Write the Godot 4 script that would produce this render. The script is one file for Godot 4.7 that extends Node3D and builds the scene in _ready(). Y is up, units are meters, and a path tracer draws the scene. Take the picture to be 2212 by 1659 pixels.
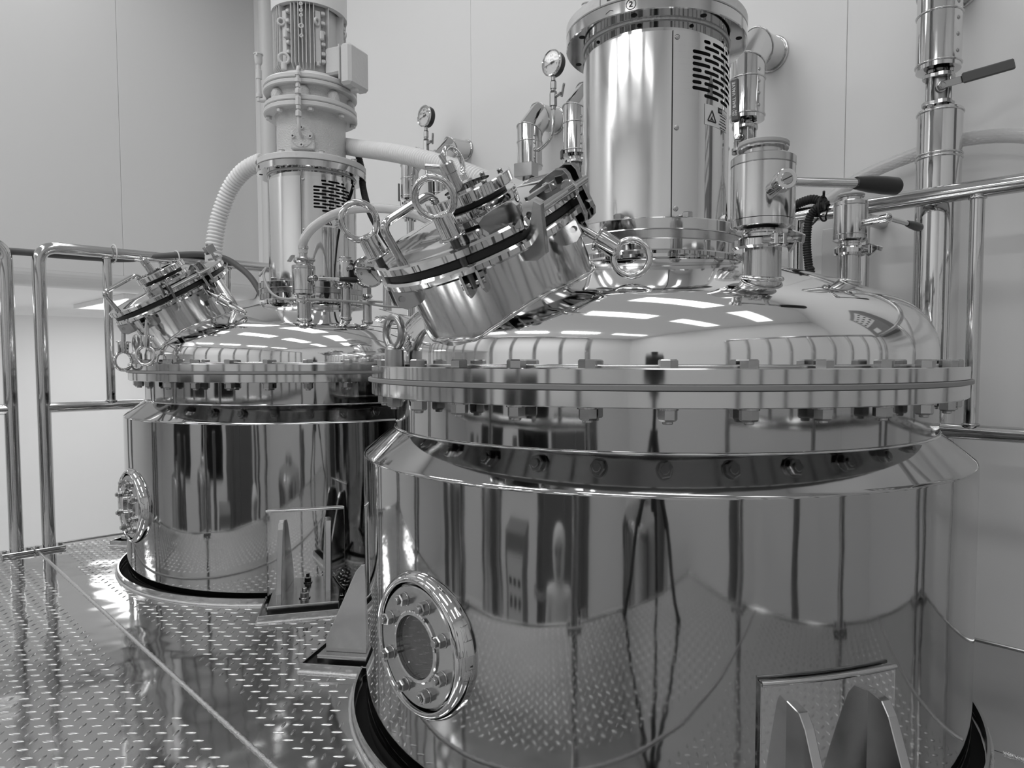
extends Node3D
# Two polished reactor tanks on a raised tread-plate platform in a bright plant room.
# World: x to the right-near, y up (0 = platform top), z toward the viewer-left; near tank axis at the origin.

const FAR := -1.3815       # x of the far tank's axis
const WALL_Z := -0.84
const CEIL := 3.2
const LOW := -2.0          # lower floor

var M := {}
var names := {}
var rng := RandomNumberGenerator.new()

# ------------------------------------------------------------------ mesh builder
class MB:
	var v := PackedVector3Array()
	var n := PackedVector3Array()
	var uv := PackedVector2Array()
	var idx := PackedInt32Array()

	func add(p: Vector3, q: Vector3, t := Vector2.ZERO) -> int:
		v.append(p); n.append(q); uv.append(t)
		return v.size() - 1

	func tri(a: int, b: int, c: int) -> void:
		var g := (v[b] - v[a]).cross(v[c] - v[a])
		if g.dot(n[a] + n[b] + n[c]) > 0.0:
			idx.append(a); idx.append(c); idx.append(b)
		else:
			idx.append(a); idx.append(b); idx.append(c)

	func quad(a: int, b: int, c: int, d: int) -> void:
		tri(a, b, c); tri(a, c, d)

	func flat(pts: Array, nn: Vector3) -> void:      # convex polygon
		var f := []
		for p in pts: f.append(add(p, nn))
		for i in range(1, f.size() - 1): tri(f[0], f[i], f[i + 1])

	# profile of (r, y), counter-clockwise: outward side is (dy, -dr)
	func lathe(prof: Array, seg := 48, xf := Transform3D(), a0 := 0.0, a1 := TAU, crease := 0.55) -> void:
		var m := prof.size()
		var ns := []
		for i in m - 1:
			var d: Vector2 = prof[i + 1] - prof[i]
			ns.append(Vector2(d.y, -d.x).normalized())
		for i in m - 1:
			var p0: Vector2 = prof[i]
			var p1: Vector2 = prof[i + 1]
			if p0.distance_to(p1) < 1e-7: continue
			var n0: Vector2 = ns[i]
			var n1: Vector2 = ns[i]
			if i > 0 and ns[i - 1].length() > 0.5 and absf(ns[i].angle_to(ns[i - 1])) < crease: n0 = (ns[i] * p0.distance_to(p1) + ns[i - 1] * p0.distance_to(prof[i - 1])).normalized()
			if i < m - 2 and ns[i + 1].length() > 0.5 and absf(ns[i].angle_to(ns[i + 1])) < crease: n1 = (ns[i] * p0.distance_to(p1) + ns[i + 1] * p1.distance_to(prof[i + 2])).normalized()
			var base := v.size()
			for k in seg + 1:
				var a := a0 + (a1 - a0) * k / seg
				var s := sin(a)
				var c := cos(a)
				add(xf * Vector3(p0.x * s, p0.y, p0.x * c), (xf.basis * Vector3(n0.x * s, n0.y, n0.x * c)).normalized(), Vector2(float(k) / seg, p0.y))
				add(xf * Vector3(p1.x * s, p1.y, p1.x * c), (xf.basis * Vector3(n1.x * s, n1.y, n1.x * c)).normalized(), Vector2(float(k) / seg, p1.y))
			for k in seg:
				var b := base + 2 * k
				if p0.x < 1e-6: tri(b, b + 1, b + 3)
				elif p1.x < 1e-6: tri(b, b + 1, b + 2)
				else: quad(b, b + 1, b + 3, b + 2)

	# solid ring / disc between y0 and y1, outer r, inner ri, with chamfer c
	func disc(r: float, y0: float, y1: float, xf := Transform3D(), ri := 0.0, c := 0.0015, seg := 64) -> void:
		var p := [Vector2(ri, y0), Vector2(r - c, y0), Vector2(r, y0 + c), Vector2(r, y1 - c), Vector2(r - c, y1), Vector2(ri, y1)]
		if ri > 0.0: p.append(Vector2(ri, y0))
		lathe(p, seg, xf, 0.0, TAU, 0.3)

	func box(s: Vector3, xf := Transform3D(), b := 0.0015) -> void:
		var h := s / 2.0
		b = minf(b, minf(h.x, minf(h.y, h.z)) * 0.6)
		var i := h - Vector3(b, b, b)
		for ax in 3:
			for sg: float in [-1.0, 1.0]:
				var o := (ax + 1) % 3
				var q := (ax + 2) % 3
				var pts := []
				for cn: Array in [[-1, -1], [1, -1], [1, 1], [-1, 1]]:
					var p := Vector3.ZERO
					p[ax] = h[ax] * sg; p[o] = i[o] * cn[0]; p[q] = i[q] * cn[1]
					pts.append(xf * p)
				var nn := Vector3.ZERO
				nn[ax] = sg
				flat(pts, (xf.basis * nn).normalized())
		for ax in 3:                     # edges along ax
			var o := (ax + 1) % 3
			var q := (ax + 2) % 3
			for cn: Array in [[-1, -1], [1, -1], [1, 1], [-1, 1]]:
				var pts := []
				for e: Array in [[-1, 0], [1, 0], [1, 1], [-1, 1]]:
					var p := Vector3.ZERO
					p[ax] = i[ax] * e[0]
					if e[1] == 0:
						p[o] = h[o] * cn[0]; p[q] = i[q] * cn[1]
					else:
						p[o] = i[o] * cn[0]; p[q] = h[q] * cn[1]
					pts.append(xf * p)
				var nn := Vector3.ZERO
				nn[o] = cn[0]; nn[q] = cn[1]
				flat(pts, (xf.basis * nn).normalized())
		for sx: float in [-1.0, 1.0]:
			for sy: float in [-1.0, 1.0]:
				for sz: float in [-1.0, 1.0]:
					flat([xf * Vector3(h.x * sx, i.y * sy, i.z * sz), xf * Vector3(i.x * sx, h.y * sy, i.z * sz), xf * Vector3(i.x * sx, i.y * sy, h.z * sz)], (xf.basis * Vector3(sx, sy, sz)).normalized())

	# polygon in XY, thickness d along Z (centred), chamfer b
	func prism(poly: PackedVector2Array, d: float, xf := Transform3D(), b := 0.001) -> void:
		var m := poly.size()
		var area := 0.0
		for i in m: area += poly[i].cross(poly[(i + 1) % m])
		if area < 0.0:
			poly = poly.duplicate()
			poly.reverse()
		var ins := PackedVector2Array()
		for i in m:
			var e0 := (poly[i] - poly[(i + m - 1) % m]).normalized()
			var e1 := (poly[(i + 1) % m] - poly[i]).normalized()
			var n0 := Vector2(e0.y, -e0.x)
			var n1 := Vector2(e1.y, -e1.x)
			var bis := (n0 + n1).normalized()
			ins.append(poly[i] - bis * b / maxf(0.35, bis.dot(n1)))
		var t := Geometry2D.triangulate_polygon(ins)
		for sg: float in [-1.0, 1.0]:
			var f := []
			for p in ins: f.append(add(xf * Vector3(p.x, p.y, sg * d / 2), (xf.basis * Vector3(0, 0, sg)).normalized()))
			for k in range(0, t.size(), 3): tri(f[t[k]], f[t[k + 1]], f[t[k + 2]])
			for i in m:
				var j := (i + 1) % m
				var e := (poly[j] - poly[i]).normalized()
				flat([xf * Vector3(ins[i].x, ins[i].y, sg * d / 2), xf * Vector3(ins[j].x, ins[j].y, sg * d / 2), xf * Vector3(poly[j].x, poly[j].y, sg * (d / 2 - b)), xf * Vector3(poly[i].x, poly[i].y, sg * (d / 2 - b))], (xf.basis * Vector3(e.y, -e.x, sg)).normalized())
		for i in m:
			var j := (i + 1) % m
			var e := (poly[j] - poly[i]).normalized()
			flat([xf * Vector3(poly[i].x, poly[i].y, d / 2 - b), xf * Vector3(poly[j].x, poly[j].y, d / 2 - b), xf * Vector3(poly[j].x, poly[j].y, -d / 2 + b), xf * Vector3(poly[i].x, poly[i].y, -d / 2 + b)], (xf.basis * Vector3(e.y, -e.x, 0)).normalized())

	# hexagon along +y from y0, across flats af, height h
	func hex(af: float, y0: float, h: float, xf := Transform3D()) -> void:
		var R := af / sqrt(3.0)
		var c := h * 0.16
		for k in 6:
			var a := k * PI / 3
			var b := a + PI / 3
			var p := Vector3(R * sin(a), y0, R * cos(a))
			var q := Vector3(R * sin(b), y0, R * cos(b))
			var u := Vector3(0, h - c, 0)
			var nn := (p + q - Vector3(0, 2 * y0, 0)).normalized()
			flat([xf * p, xf * q, xf * (q + u), xf * (p + u)], (xf.basis * nn).normalized())
			var w := Vector3(0, h, 0)
			var pi_ := Vector3(p.x * 0.86, y0, p.z * 0.86) + w
			var qi := Vector3(q.x * 0.86, y0, q.z * 0.86) + w
			flat([xf * (p + u), xf * (q + u), xf * qi, xf * pi_], (xf.basis * (nn + Vector3(0, 1.2, 0))).normalized())
			flat([xf * Vector3(0, y0 + h, 0), xf * pi_, xf * qi], (xf.basis * Vector3.UP).normalized())
			flat([xf * Vector3(0, y0, 0), xf * p, xf * q], (xf.basis * Vector3.DOWN).normalized())

	# swept round tube; rad is one number or one per point
	func tube(pts: Array, rad, seg := 12, closed := false, caps := true) -> void:
		var m := pts.size()
		var T := []
		for i in m:
			var a: Vector3 = pts[(i + m - 1) % m] if closed or i > 0 else pts[0]
			var b: Vector3 = pts[(i + 1) % m] if closed or i < m - 1 else pts[m - 1]
			T.append((b - a).normalized())
		var up := Vector3.UP if absf(T[0].y) < 0.9 else Vector3.RIGHT
		var U := []
		var u: Vector3 = (up - T[0] * up.dot(T[0])).normalized()
		for i in m:
			u = (u - T[i] * u.dot(T[i])).normalized()
			U.append(u)
		var base := v.size()
		var run := 0.0
		for i in m:
			var W: Vector3 = T[i].cross(U[i])
			var r: float = rad if rad is float else rad[i]
			var slope := 0.0
			if not rad is float:
				var i0 := maxi(i - 1, 0)
				var i1 := mini(i + 1, m - 1)
				slope = (rad[i1] - rad[i0]) / maxf(1e-6, (pts[i1] - pts[i0]).length())
			if i > 0: run += (pts[i] - pts[i - 1]).length()
			for k in seg + 1:
				var a := TAU * k / seg
				var d: Vector3 = U[i] * cos(a) + W * sin(a)
				add(pts[i] + d * r, (d - T[i] * slope).normalized(), Vector2(float(k) / seg, run))
		var last := m if closed else m - 1
		for i in last:
			var j := (i + 1) % m
			for k in seg:
				quad(base + i * (seg + 1) + k, base + i * (seg + 1) + k + 1, base + j * (seg + 1) + k + 1, base + j * (seg + 1) + k)
		if caps and not closed:
			for e: int in [0, m - 1]:
				var nn: Vector3 = -T[0] if e == 0 else T[m - 1]
				var c := add(pts[e], nn)
				var r0 := []
				for k in seg + 1: r0.append(add(v[base + e * (seg + 1) + k], nn))
				for k in seg: tri(c, r0[k], r0[k + 1])

	# straight pipe pieces meeting in mitred joints
	func mitre(pts: Array, r: float, seg := 28) -> void:
		for i in pts.size() - 1:
			var a: Vector3 = pts[i]
			var b: Vector3 = pts[i + 1]
			var t := (b - a).normalized()
			var u := t.cross(Vector3.RIGHT if absf(t.x) < 0.9 else Vector3.UP).normalized()
			var w := t.cross(u)
			var na := t
			var nb := t
			if i > 0: na = ((a - pts[i - 1]).normalized() + t).normalized()
			if i < pts.size() - 2: nb = ((pts[i + 2] - b).normalized() + t).normalized()
			var base := v.size()
			for k in seg + 1:
				var g := TAU * k / seg
				var d := u * cos(g) + w * sin(g)
				var o := d * r
				add(a + o - t * (o.dot(na) / t.dot(na)), d, Vector2(float(k) / seg, 0))
				add(b + o - t * (o.dot(nb) / t.dot(nb)), d, Vector2(float(k) / seg, (b - a).length()))
			for k in seg: quad(base + 2 * k, base + 2 * k + 2, base + 2 * k + 3, base + 2 * k + 1)

	func ring(c: Vector3, ax: Vector3, R: float, r: float, seg := 32, sides := 10) -> void:
		var u := ax.cross(Vector3.RIGHT if absf(ax.normalized().x) < 0.9 else Vector3.UP).normalized()
		var w := ax.normalized().cross(u)
		var p := []
		for k in seg: p.append(c + (u * cos(TAU * k / seg) + w * sin(TAU * k / seg)) * R)
		tube(p, r, sides, true)

	func mesh() -> ArrayMesh:
		var a := []
		a.resize(Mesh.ARRAY_MAX)
		a[Mesh.ARRAY_VERTEX] = v; a[Mesh.ARRAY_NORMAL] = n; a[Mesh.ARRAY_TEX_UV] = uv; a[Mesh.ARRAY_INDEX] = idx
		var m := ArrayMesh.new()
		m.add_surface_from_arrays(Mesh.PRIMITIVE_TRIANGLES, a)
		return m

# ------------------------------------------------------------------ scene helpers
func numbered(called: String) -> String:
	if not names.has(called):
		names[called] = 0
		return called
	names[called] += 1
	return "%s_%03d" % [called, names[called]]

func thing(called: String, label: String, cat: String, at := Vector3.ZERO, turn := 0.0, group := "") -> Node3D:
	var o := Node3D.new()
	o.name = numbered(called)
	add_child(o)
	o.position = at
	o.rotation.y = turn
	o.set_meta("label", label)
	o.set_meta("category", cat)
	if group: o.set_meta("group", group)
	return o

func structure(called: String) -> Node3D:
	var o := Node3D.new()
	o.name = called
	add_child(o)
	o.set_meta("kind", "structure")
	return o

func put(mesh: Mesh, called: String, mat: Material, parent: Node, xf := Transform3D()) -> MeshInstance3D:
	var o := MeshInstance3D.new()
	o.name = called
	o.mesh = mesh
	o.material_override = mat
	o.transform = xf
	parent.add_child(o, true)
	return o

func part(b: MB, called: String, mat: Material, parent: Node) -> MeshInstance3D:
	return put(b.mesh(), called, mat, parent)

func holder(called: String, parent: Node, xf := Transform3D()) -> Node3D:
	var o := Node3D.new()
	o.name = called
	o.transform = xf
	parent.add_child(o, true)
	return o

func at(p: Vector3) -> Transform3D:
	return Transform3D(Basis(), p)

func along(p: Vector3, y: Vector3, hint := Vector3.ZERO) -> Transform3D:   # frame whose y axis runs along y
	y = y.normalized()
	var h := hint
	if h == Vector3.ZERO: h = Vector3.RIGHT if absf(y.x) < 0.9 else Vector3.BACK
	var x := (h - y * h.dot(y)).normalized()
	return Transform3D(Basis(x, y, x.cross(y)), p)

func polar(az: float, r: float, y := 0.0) -> Vector3:
	return Vector3(r * sin(az), y, r * cos(az))

func spline(pts: Array, steps := 8) -> Array:
	var out := []
	var m := pts.size()
	for i in m - 1:
		var p0: Vector3 = pts[maxi(i - 1, 0)]
		var p1: Vector3 = pts[i]
		var p2: Vector3 = pts[i + 1]
		var p3: Vector3 = pts[mini(i + 2, m - 1)]
		for k in steps:
			var t := float(k) / steps
			out.append(0.5 * (2.0 * p1 + (p2 - p0) * t + (2.0 * p0 - 5.0 * p1 + 4.0 * p2 - p3) * t * t + (3.0 * p1 - p0 - 3.0 * p2 + p3) * t * t * t))
	out.append(pts[m - 1])
	return out

func even(pts: Array, step: float) -> Array:       # resample a polyline at an even step
	var out := [pts[0]]
	var left := step
	for i in pts.size() - 1:
		var a: Vector3 = pts[i]
		var b: Vector3 = pts[i + 1]
		var l := a.distance_to(b)
		var s := left
		while s < l:
			out.append(a.lerp(b, s / l))
			s += step
		left = s - l
	return out

func fillet(pts: Array, r: float, steps := 7) -> Array:
	var out := [pts[0]]
	for i in range(1, pts.size() - 1):
		var a: Vector3 = (pts[i - 1] - pts[i]).normalized()
		var b: Vector3 = (pts[i + 1] - pts[i]).normalized()
		var p0: Vector3 = pts[i] + a * r
		var p1: Vector3 = pts[i] + b * r
		for k in steps + 1:
			var t := float(k) / steps
			out.append(p0.lerp(pts[i], t).lerp(pts[i].lerp(p1, t), t))
	out.append(pts[-1])
	return out

func lin(g: float) -> Color:         # a neutral base colour given as a linear value
	return Color(g, g, g).linear_to_srgb()

func mat(called: String, g: float, rough: float, metal := 0.0) -> StandardMaterial3D:
	var m := StandardMaterial3D.new()
	m.resource_name = called
	m.albedo_color = lin(g)
	m.roughness = rough
	m.metallic = metal
	M[called] = m
	return m

func noise_tex(freq: float, normal: bool, lo := 0.0, hi := 1.0, bump := 1.0, size := 512, kind := FastNoiseLite.TYPE_SIMPLEX_SMOOTH) -> NoiseTexture2D:
	var t := NoiseTexture2D.new()
	var f := FastNoiseLite.new()
	f.noise_type = kind
	f.frequency = freq
	f.seed = int(freq * 10000.0) + 3
	f.fractal_octaves = 3
	t.noise = f
	t.width = size
	t.height = size
	t.seamless = true
	if normal:
		t.as_normal_map = true
		t.bump_strength = bump
	else:
		var g := Gradient.new()
		g.set_color(0, Color(lo, lo, lo))
		g.set_color(1, Color(hi, hi, hi))
		t.color_ramp = g
	return t

func materials() -> void:
	var wave := noise_tex(0.006, true, 0, 1, 3.0)
	var smear := noise_tex(0.02, false, 0.55, 1.0)
	var grain := noise_tex(0.25, false, 0.8, 1.0)
	# mirror-polished sheet: slightly wavy, lightly smeared
	for d: Array in [["polished", 0.40, 0.07, 0.10], ["dome_steel", 0.80, 0.07, 0.06], ["mirror", 0.60, 0.06, 0.02], ["satin", 0.50, 0.22, 0.0], ["brushed", 0.46, 0.32, 0.0], ["cast_steel", 0.36, 0.38, 0.0], ["tread_steel", 0.50, 0.30, 0.0], ["plate_steel", 0.56, 0.10, 0.30], ["bolt_steel", 0.42, 0.28, 0.0], ["tube_steel", 0.56, 0.12, 0.0], ["foil", 0.64, 0.08, 0.12], ["sheet_steel", 0.72, 0.17, 0.05], ["satin_flange", 0.58, 0.11, 0.0], ["satin_nozzle", 0.60, 0.16, 0.03], ["hinge_steel", 0.40, 0.16, 0.0], ["thread_dark", 0.10, 0.4, 0.0]]:
		var m := mat(d[0], d[1], d[2], 1.0)
		m.uv1_triplanar = true
		m.uv1_world_triplanar = true
		m.uv1_scale = Vector3.ONE * 1.3
		if d[3] > 0.0:
			m.normal_enabled = true
			m.normal_texture = wave
			m.normal_scale = d[3]
		m.roughness_texture = smear
	var w := mat("weld", 0.55, 0.35, 1.0)
	w.uv1_triplanar = true
	w.uv1_scale = Vector3.ONE * 12.0
	w.heightmap_enabled = true
	w.heightmap_texture = noise_tex(0.06, false)
	w.heightmap_scale = 0.15
	mat("wall_paint", 0.80, 0.5)
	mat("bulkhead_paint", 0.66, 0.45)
	mat("ceiling_paint", 0.94, 0.6)
	mat("floor_paint", 0.74, 0.35)
	mat("joint", 0.55, 0.7)
	for d: Array in [["machine_paint", 0.62], ["pipe_paint", 0.62]]:
		var m := mat(d[0], d[1], 0.38)
		m.uv1_triplanar = true
		m.uv1_scale = Vector3.ONE * 5.0
		m.heightmap_enabled = true
		m.heightmap_texture = noise_tex(0.05, false, 0, 1, 1, 256)
		m.heightmap_scale = 0.05
	var c := mat("cast_paint", 0.60, 0.36)
	c.uv1_triplanar = true
	c.uv1_scale = Vector3.ONE * 9.0
	c.heightmap_enabled = true
	c.heightmap_texture = noise_tex(0.08, false, 0, 1, 1, 256)
	c.heightmap_scale = 0.22
	mat("fan_cowl", 0.74, 0.4)
	mat("rubber", 0.012, 0.55)
	mat("black_plastic", 0.016, 0.35)
	mat("soft_grip", 0.09, 0.5)
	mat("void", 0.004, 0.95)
	mat("gasket_white", 0.42, 0.5)
	mat("gasket_grey", 0.24, 0.5)
	mat("hose_white", 0.80, 0.42)
	mat("hose_rib", 0.60, 0.5)
	mat("braid", 0.78, 0.5)
	mat("cable_grey", 0.36, 0.45)
	mat("cable_dark", 0.10, 0.45)
	mat("tie_white", 0.62, 0.4)
	mat("paper", 0.72, 0.5)
	mat("ink", 0.02, 0.6)
	mat("ink_grey", 0.16, 0.6)
	mat("dial", 0.74, 0.4)
	mat("galvanised", 0.60, 0.5, 0.2)
	mat("garment", 0.66, 0.8)
	mat("skin", 0.32, 0.6)
	mat("box_paint", 0.20, 0.4)
	mat("riser_paint", 0.12, 0.4)
	var g := mat("glass", 0.3, 0.02)
	g.transparency = BaseMaterial3D.TRANSPARENCY_ALPHA
	g.albedo_color.a = 0.05
	mat("black_glass", 0.01, 0.03)
	var h := mat("clear_hose", 0.85, 0.18)
	h.transparency = BaseMaterial3D.TRANSPARENCY_ALPHA
	h.albedo_color.a = 0.35
	var e := mat("lamp", 0.8, 0.6)
	e.emission_enabled = true
	e.emission = Color(1, 1, 1)
	e.emission_energy_multiplier = 3.2

# ------------------------------------------------------------------ scene
func _ready() -> void:
	rng.seed = 7
	set_camera()
	set_light()
	materials()
	lights()
	room()
	platform()
	tank(false)
	tank(true)
	manway(false)
	manway(true)
	drive(false)
	drive(true)
	valves()
	pipework()
	gauges()
	hoses()
	rails()
	surroundings()

func set_camera() -> void:
	var f := 1522.58
	var cx := 1186.09
	var cy := 855.007
	var pitch := 0.0515
	var cam := Camera3D.new()
	cam.name = "camera"
	add_child(cam)
	var fwd := Vector3(-0.69968 * cos(pitch), -sin(pitch), -0.71445 * cos(pitch)).normalized()
	var right := Vector3(0.71445, 0, -0.69968).normalized()
	cam.transform = Transform3D(Basis(right, right.cross(fwd), -fwd), Vector3(0.829, 0.632, 1.140))
	var near := 0.02
	cam.set_frustum(near * 1659.0 / f, Vector2((1106.0 - cx) / f * near, (cy - 829.5) / f * near), near, 60.0)
	cam.current = true

func set_light() -> void:
	var we := WorldEnvironment.new()
	we.name = "environment"
	var e := Environment.new()
	e.background_mode = Environment.BG_COLOR
	e.background_color = Color(0.02, 0.02, 0.02)
	e.tonemap_mode = Environment.TONE_MAPPER_LINEAR
	e.tonemap_exposure = 0.5
	e.sdfgi_enabled = true
	e.ssao_enabled = true
	e.ssil_enabled = true
	we.environment = e
	add_child(we)

func lights() -> void:
	# recessed ceiling panels: each a glowing diffuser with a light of its size just below
	var frame := MB.new()
	for s: float in [-1.0, 1.0]:
		frame.box(Vector3(1.24, 0.03, 0.02), at(Vector3(0, 0, s * 0.21)))
		frame.box(Vector3(0.02, 0.03, 0.40), at(Vector3(s * 0.61, 0, 0)))
	var fm := frame.mesh()
	var pane := MB.new()
	pane.box(Vector3(1.2, 0.012, 0.4), Transform3D(), 0.002)
	var pm := pane.mesh()
	var spots := []
	for x: float in [-2.9, -1.15, 0.6, 2.35]:
		for z: float in [0.3, 1.7, 4.6]:
			spots.append(Vector3(x, CEIL - 0.012, z))
	for x: float in [-4.62]:
		for z: float in [-0.34, 1.3, 3.0]:
			spots.append(Vector3(x, 1.03 - 0.012, z))
	for p: Vector3 in spots:
		var low := p.y < 2.0
		var t := thing("ceiling_light", ("lit white panel in the low ceiling, seen between the left guardrail's bars" if p.z < 0.0 else "lit white panel of the low ceiling, beyond the photo's left edge") if low else "lit white rectangular panel in the room's ceiling above the tanks", "ceiling light", p, 0.0, "low ceiling panels" if low else "ceiling light panels")
		put(pm, "diffuser", M["lamp"], t)
		put(fm, "frame", M["ceiling_paint"], t, at(Vector3(0, -0.003, 0)))
		var l := AreaLight3D.new()
		l.name = "panel_light"
		l.area_size = Vector2(1.18, 0.38)
		l.area_normalize_energy = true
		l.light_energy = 1.7 if low else (6.2 if p.z > 4.0 else (1.9 if p.z > 1.0 else 0.8)) * (0.12 if p.x > 2.0 else 1.0)
		l.shadow_enabled = true
		l.area_range = 20.0
		t.add_child(l)
		l.position = Vector3(0, -0.02, 0)
		l.rotation = Vector3(-PI / 2, 0, 0)

func slab(b: MB, lo: Vector3, hi: Vector3, bev := 0.002) -> void:
	b.box(hi - lo, at((lo + hi) / 2.0), bev)

func room() -> void:
	var j := 0.0006
	# back wall: panels with open joints in front of a core
	var w := structure("wall_back")
	var core := MB.new()
	slab(core, Vector3(-5.95, LOW, WALL_Z - 0.2), Vector3(3.5, CEIL, WALL_Z - 0.05))
	part(core, "wall_core", M["joint"], w)
	var xs := [-5.9, -3.75, -1.581, 0.0295, 1.62, 3.45]
	for i in xs.size() - 1:
		var b := MB.new()
		slab(b, Vector3(xs[i] + j, LOW, WALL_Z - 0.05), Vector3(xs[i + 1] - j, CEIL, WALL_Z), 0.001)
		part(b, "wall_panel", M["wall_paint"], w)
	# left bulkhead above the low ceiling
	w = structure("wall_left")
	var zs := [-0.85, -0.06, 1.5, 3.1, 4.7, 6.6]
	for i in zs.size() - 1:
		var b := MB.new()
		slab(b, Vector3(-3.83, 1.11, zs[i] + j), Vector3(-3.75, CEIL, zs[i + 1] - j), 0.001)
		part(b, "wall_panel", M["bulkhead_paint"], w)
	var core2 := MB.new()
	slab(core2, Vector3(-3.9, 1.04, -0.85), Vector3(-3.83, CEIL, 6.6))
	part(core2, "wall_core", M["joint"], w)
	var t := structure("trim_1")
	var cv := MB.new()
	var prof := PackedVector2Array()
	prof.append(Vector2(-3.9, 1.11)); prof.append(Vector2(-3.75, 1.11))
	for k in 9:
		var a := PI / 2 * k / 8
		prof.append(Vector2(-3.83 + 0.08 * cos(a), 1.11 - 0.08 * sin(a)))
	prof.append(Vector2(-3.9, 1.03))
	cv.prism(prof, 7.4, Transform3D(Basis(), Vector3(0, 0, 2.87)), 0.0005)
	part(cv, "coving", M["bulkhead_paint"], t)
	w = structure("ceiling_low")
	var lc := MB.new()
	slab(lc, Vector3(-5.95, 1.03, -0.85), Vector3(-3.9, 1.12, 6.6))
	part(lc, "ceiling_board", M["ceiling_paint"], w)
	w = structure("wall_far")
	var fw := MB.new()
	slab(fw, Vector3(-5.95, LOW, -0.85), Vector3(-5.8, 1.03, 6.6))
	part(fw, "wall_panel", M["wall_paint"], w)
	t = structure("trim_2")
	cv = MB.new()
	prof = PackedVector2Array([Vector2(-5.85, 1.04), Vector2(-5.74, 1.03)])
	for k in 7:
		var a := PI / 2 * k / 6
		prof.append(Vector2(-5.74 - 0.06 * sin(a), 0.97 + 0.06 * cos(a)))
	prof.append(Vector2(-5.85, 0.97))
	cv.prism(prof, 7.4, Transform3D(Basis(), Vector3(0, 0, 2.87)), 0.0005)
	part(cv, "coving", M["ceiling_paint"], t)
	w = structure("wall_front")
	var b := MB.new()
	slab(b, Vector3(-5.95, LOW, 6.5), Vector3(3.5, CEIL, 6.65))
	part(b, "wall_panel", M["wall_paint"], w)
	w = structure("wall_right")
	b = MB.new()
	slab(b, Vector3(3.4, LOW, -0.9), Vector3(3.55, CEIL, 6.6))
	part(b, "wall_panel", M["wall_paint"], w)
	w = structure("ceiling")
	b = MB.new()
	slab(b, Vector3(-3.95, CEIL, -1.0), Vector3(3.55, CEIL + 0.12, 6.65))
	part(b, "ceiling_board", M["ceiling_paint"], w)
	w = structure("floor_lower")
	b = MB.new()
	slab(b, Vector3(-5.95, LOW - 0.1, -1.0), Vector3(3.55, LOW, 6.65))
	part(b, "floor_coat", M["floor_paint"], w)

# ------------------------------------------------------------------ platform
func hole_clear(x: float, z: float, m: float) -> bool:
	for cx: float in [0.0, FAR]:
		var d := Vector2(x - cx, z)
		if d.length() < 0.585 + m: return false
		for az: float in BRACKETS:
			var q := d.rotated(az)              # outward becomes +y
			if absf(q.x) < 0.105 + m and q.y > 0.5 and q.y < 0.70 + m: return false
	return true

const BRACKETS := [1.0385, -0.9425, 3.14159]

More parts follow.
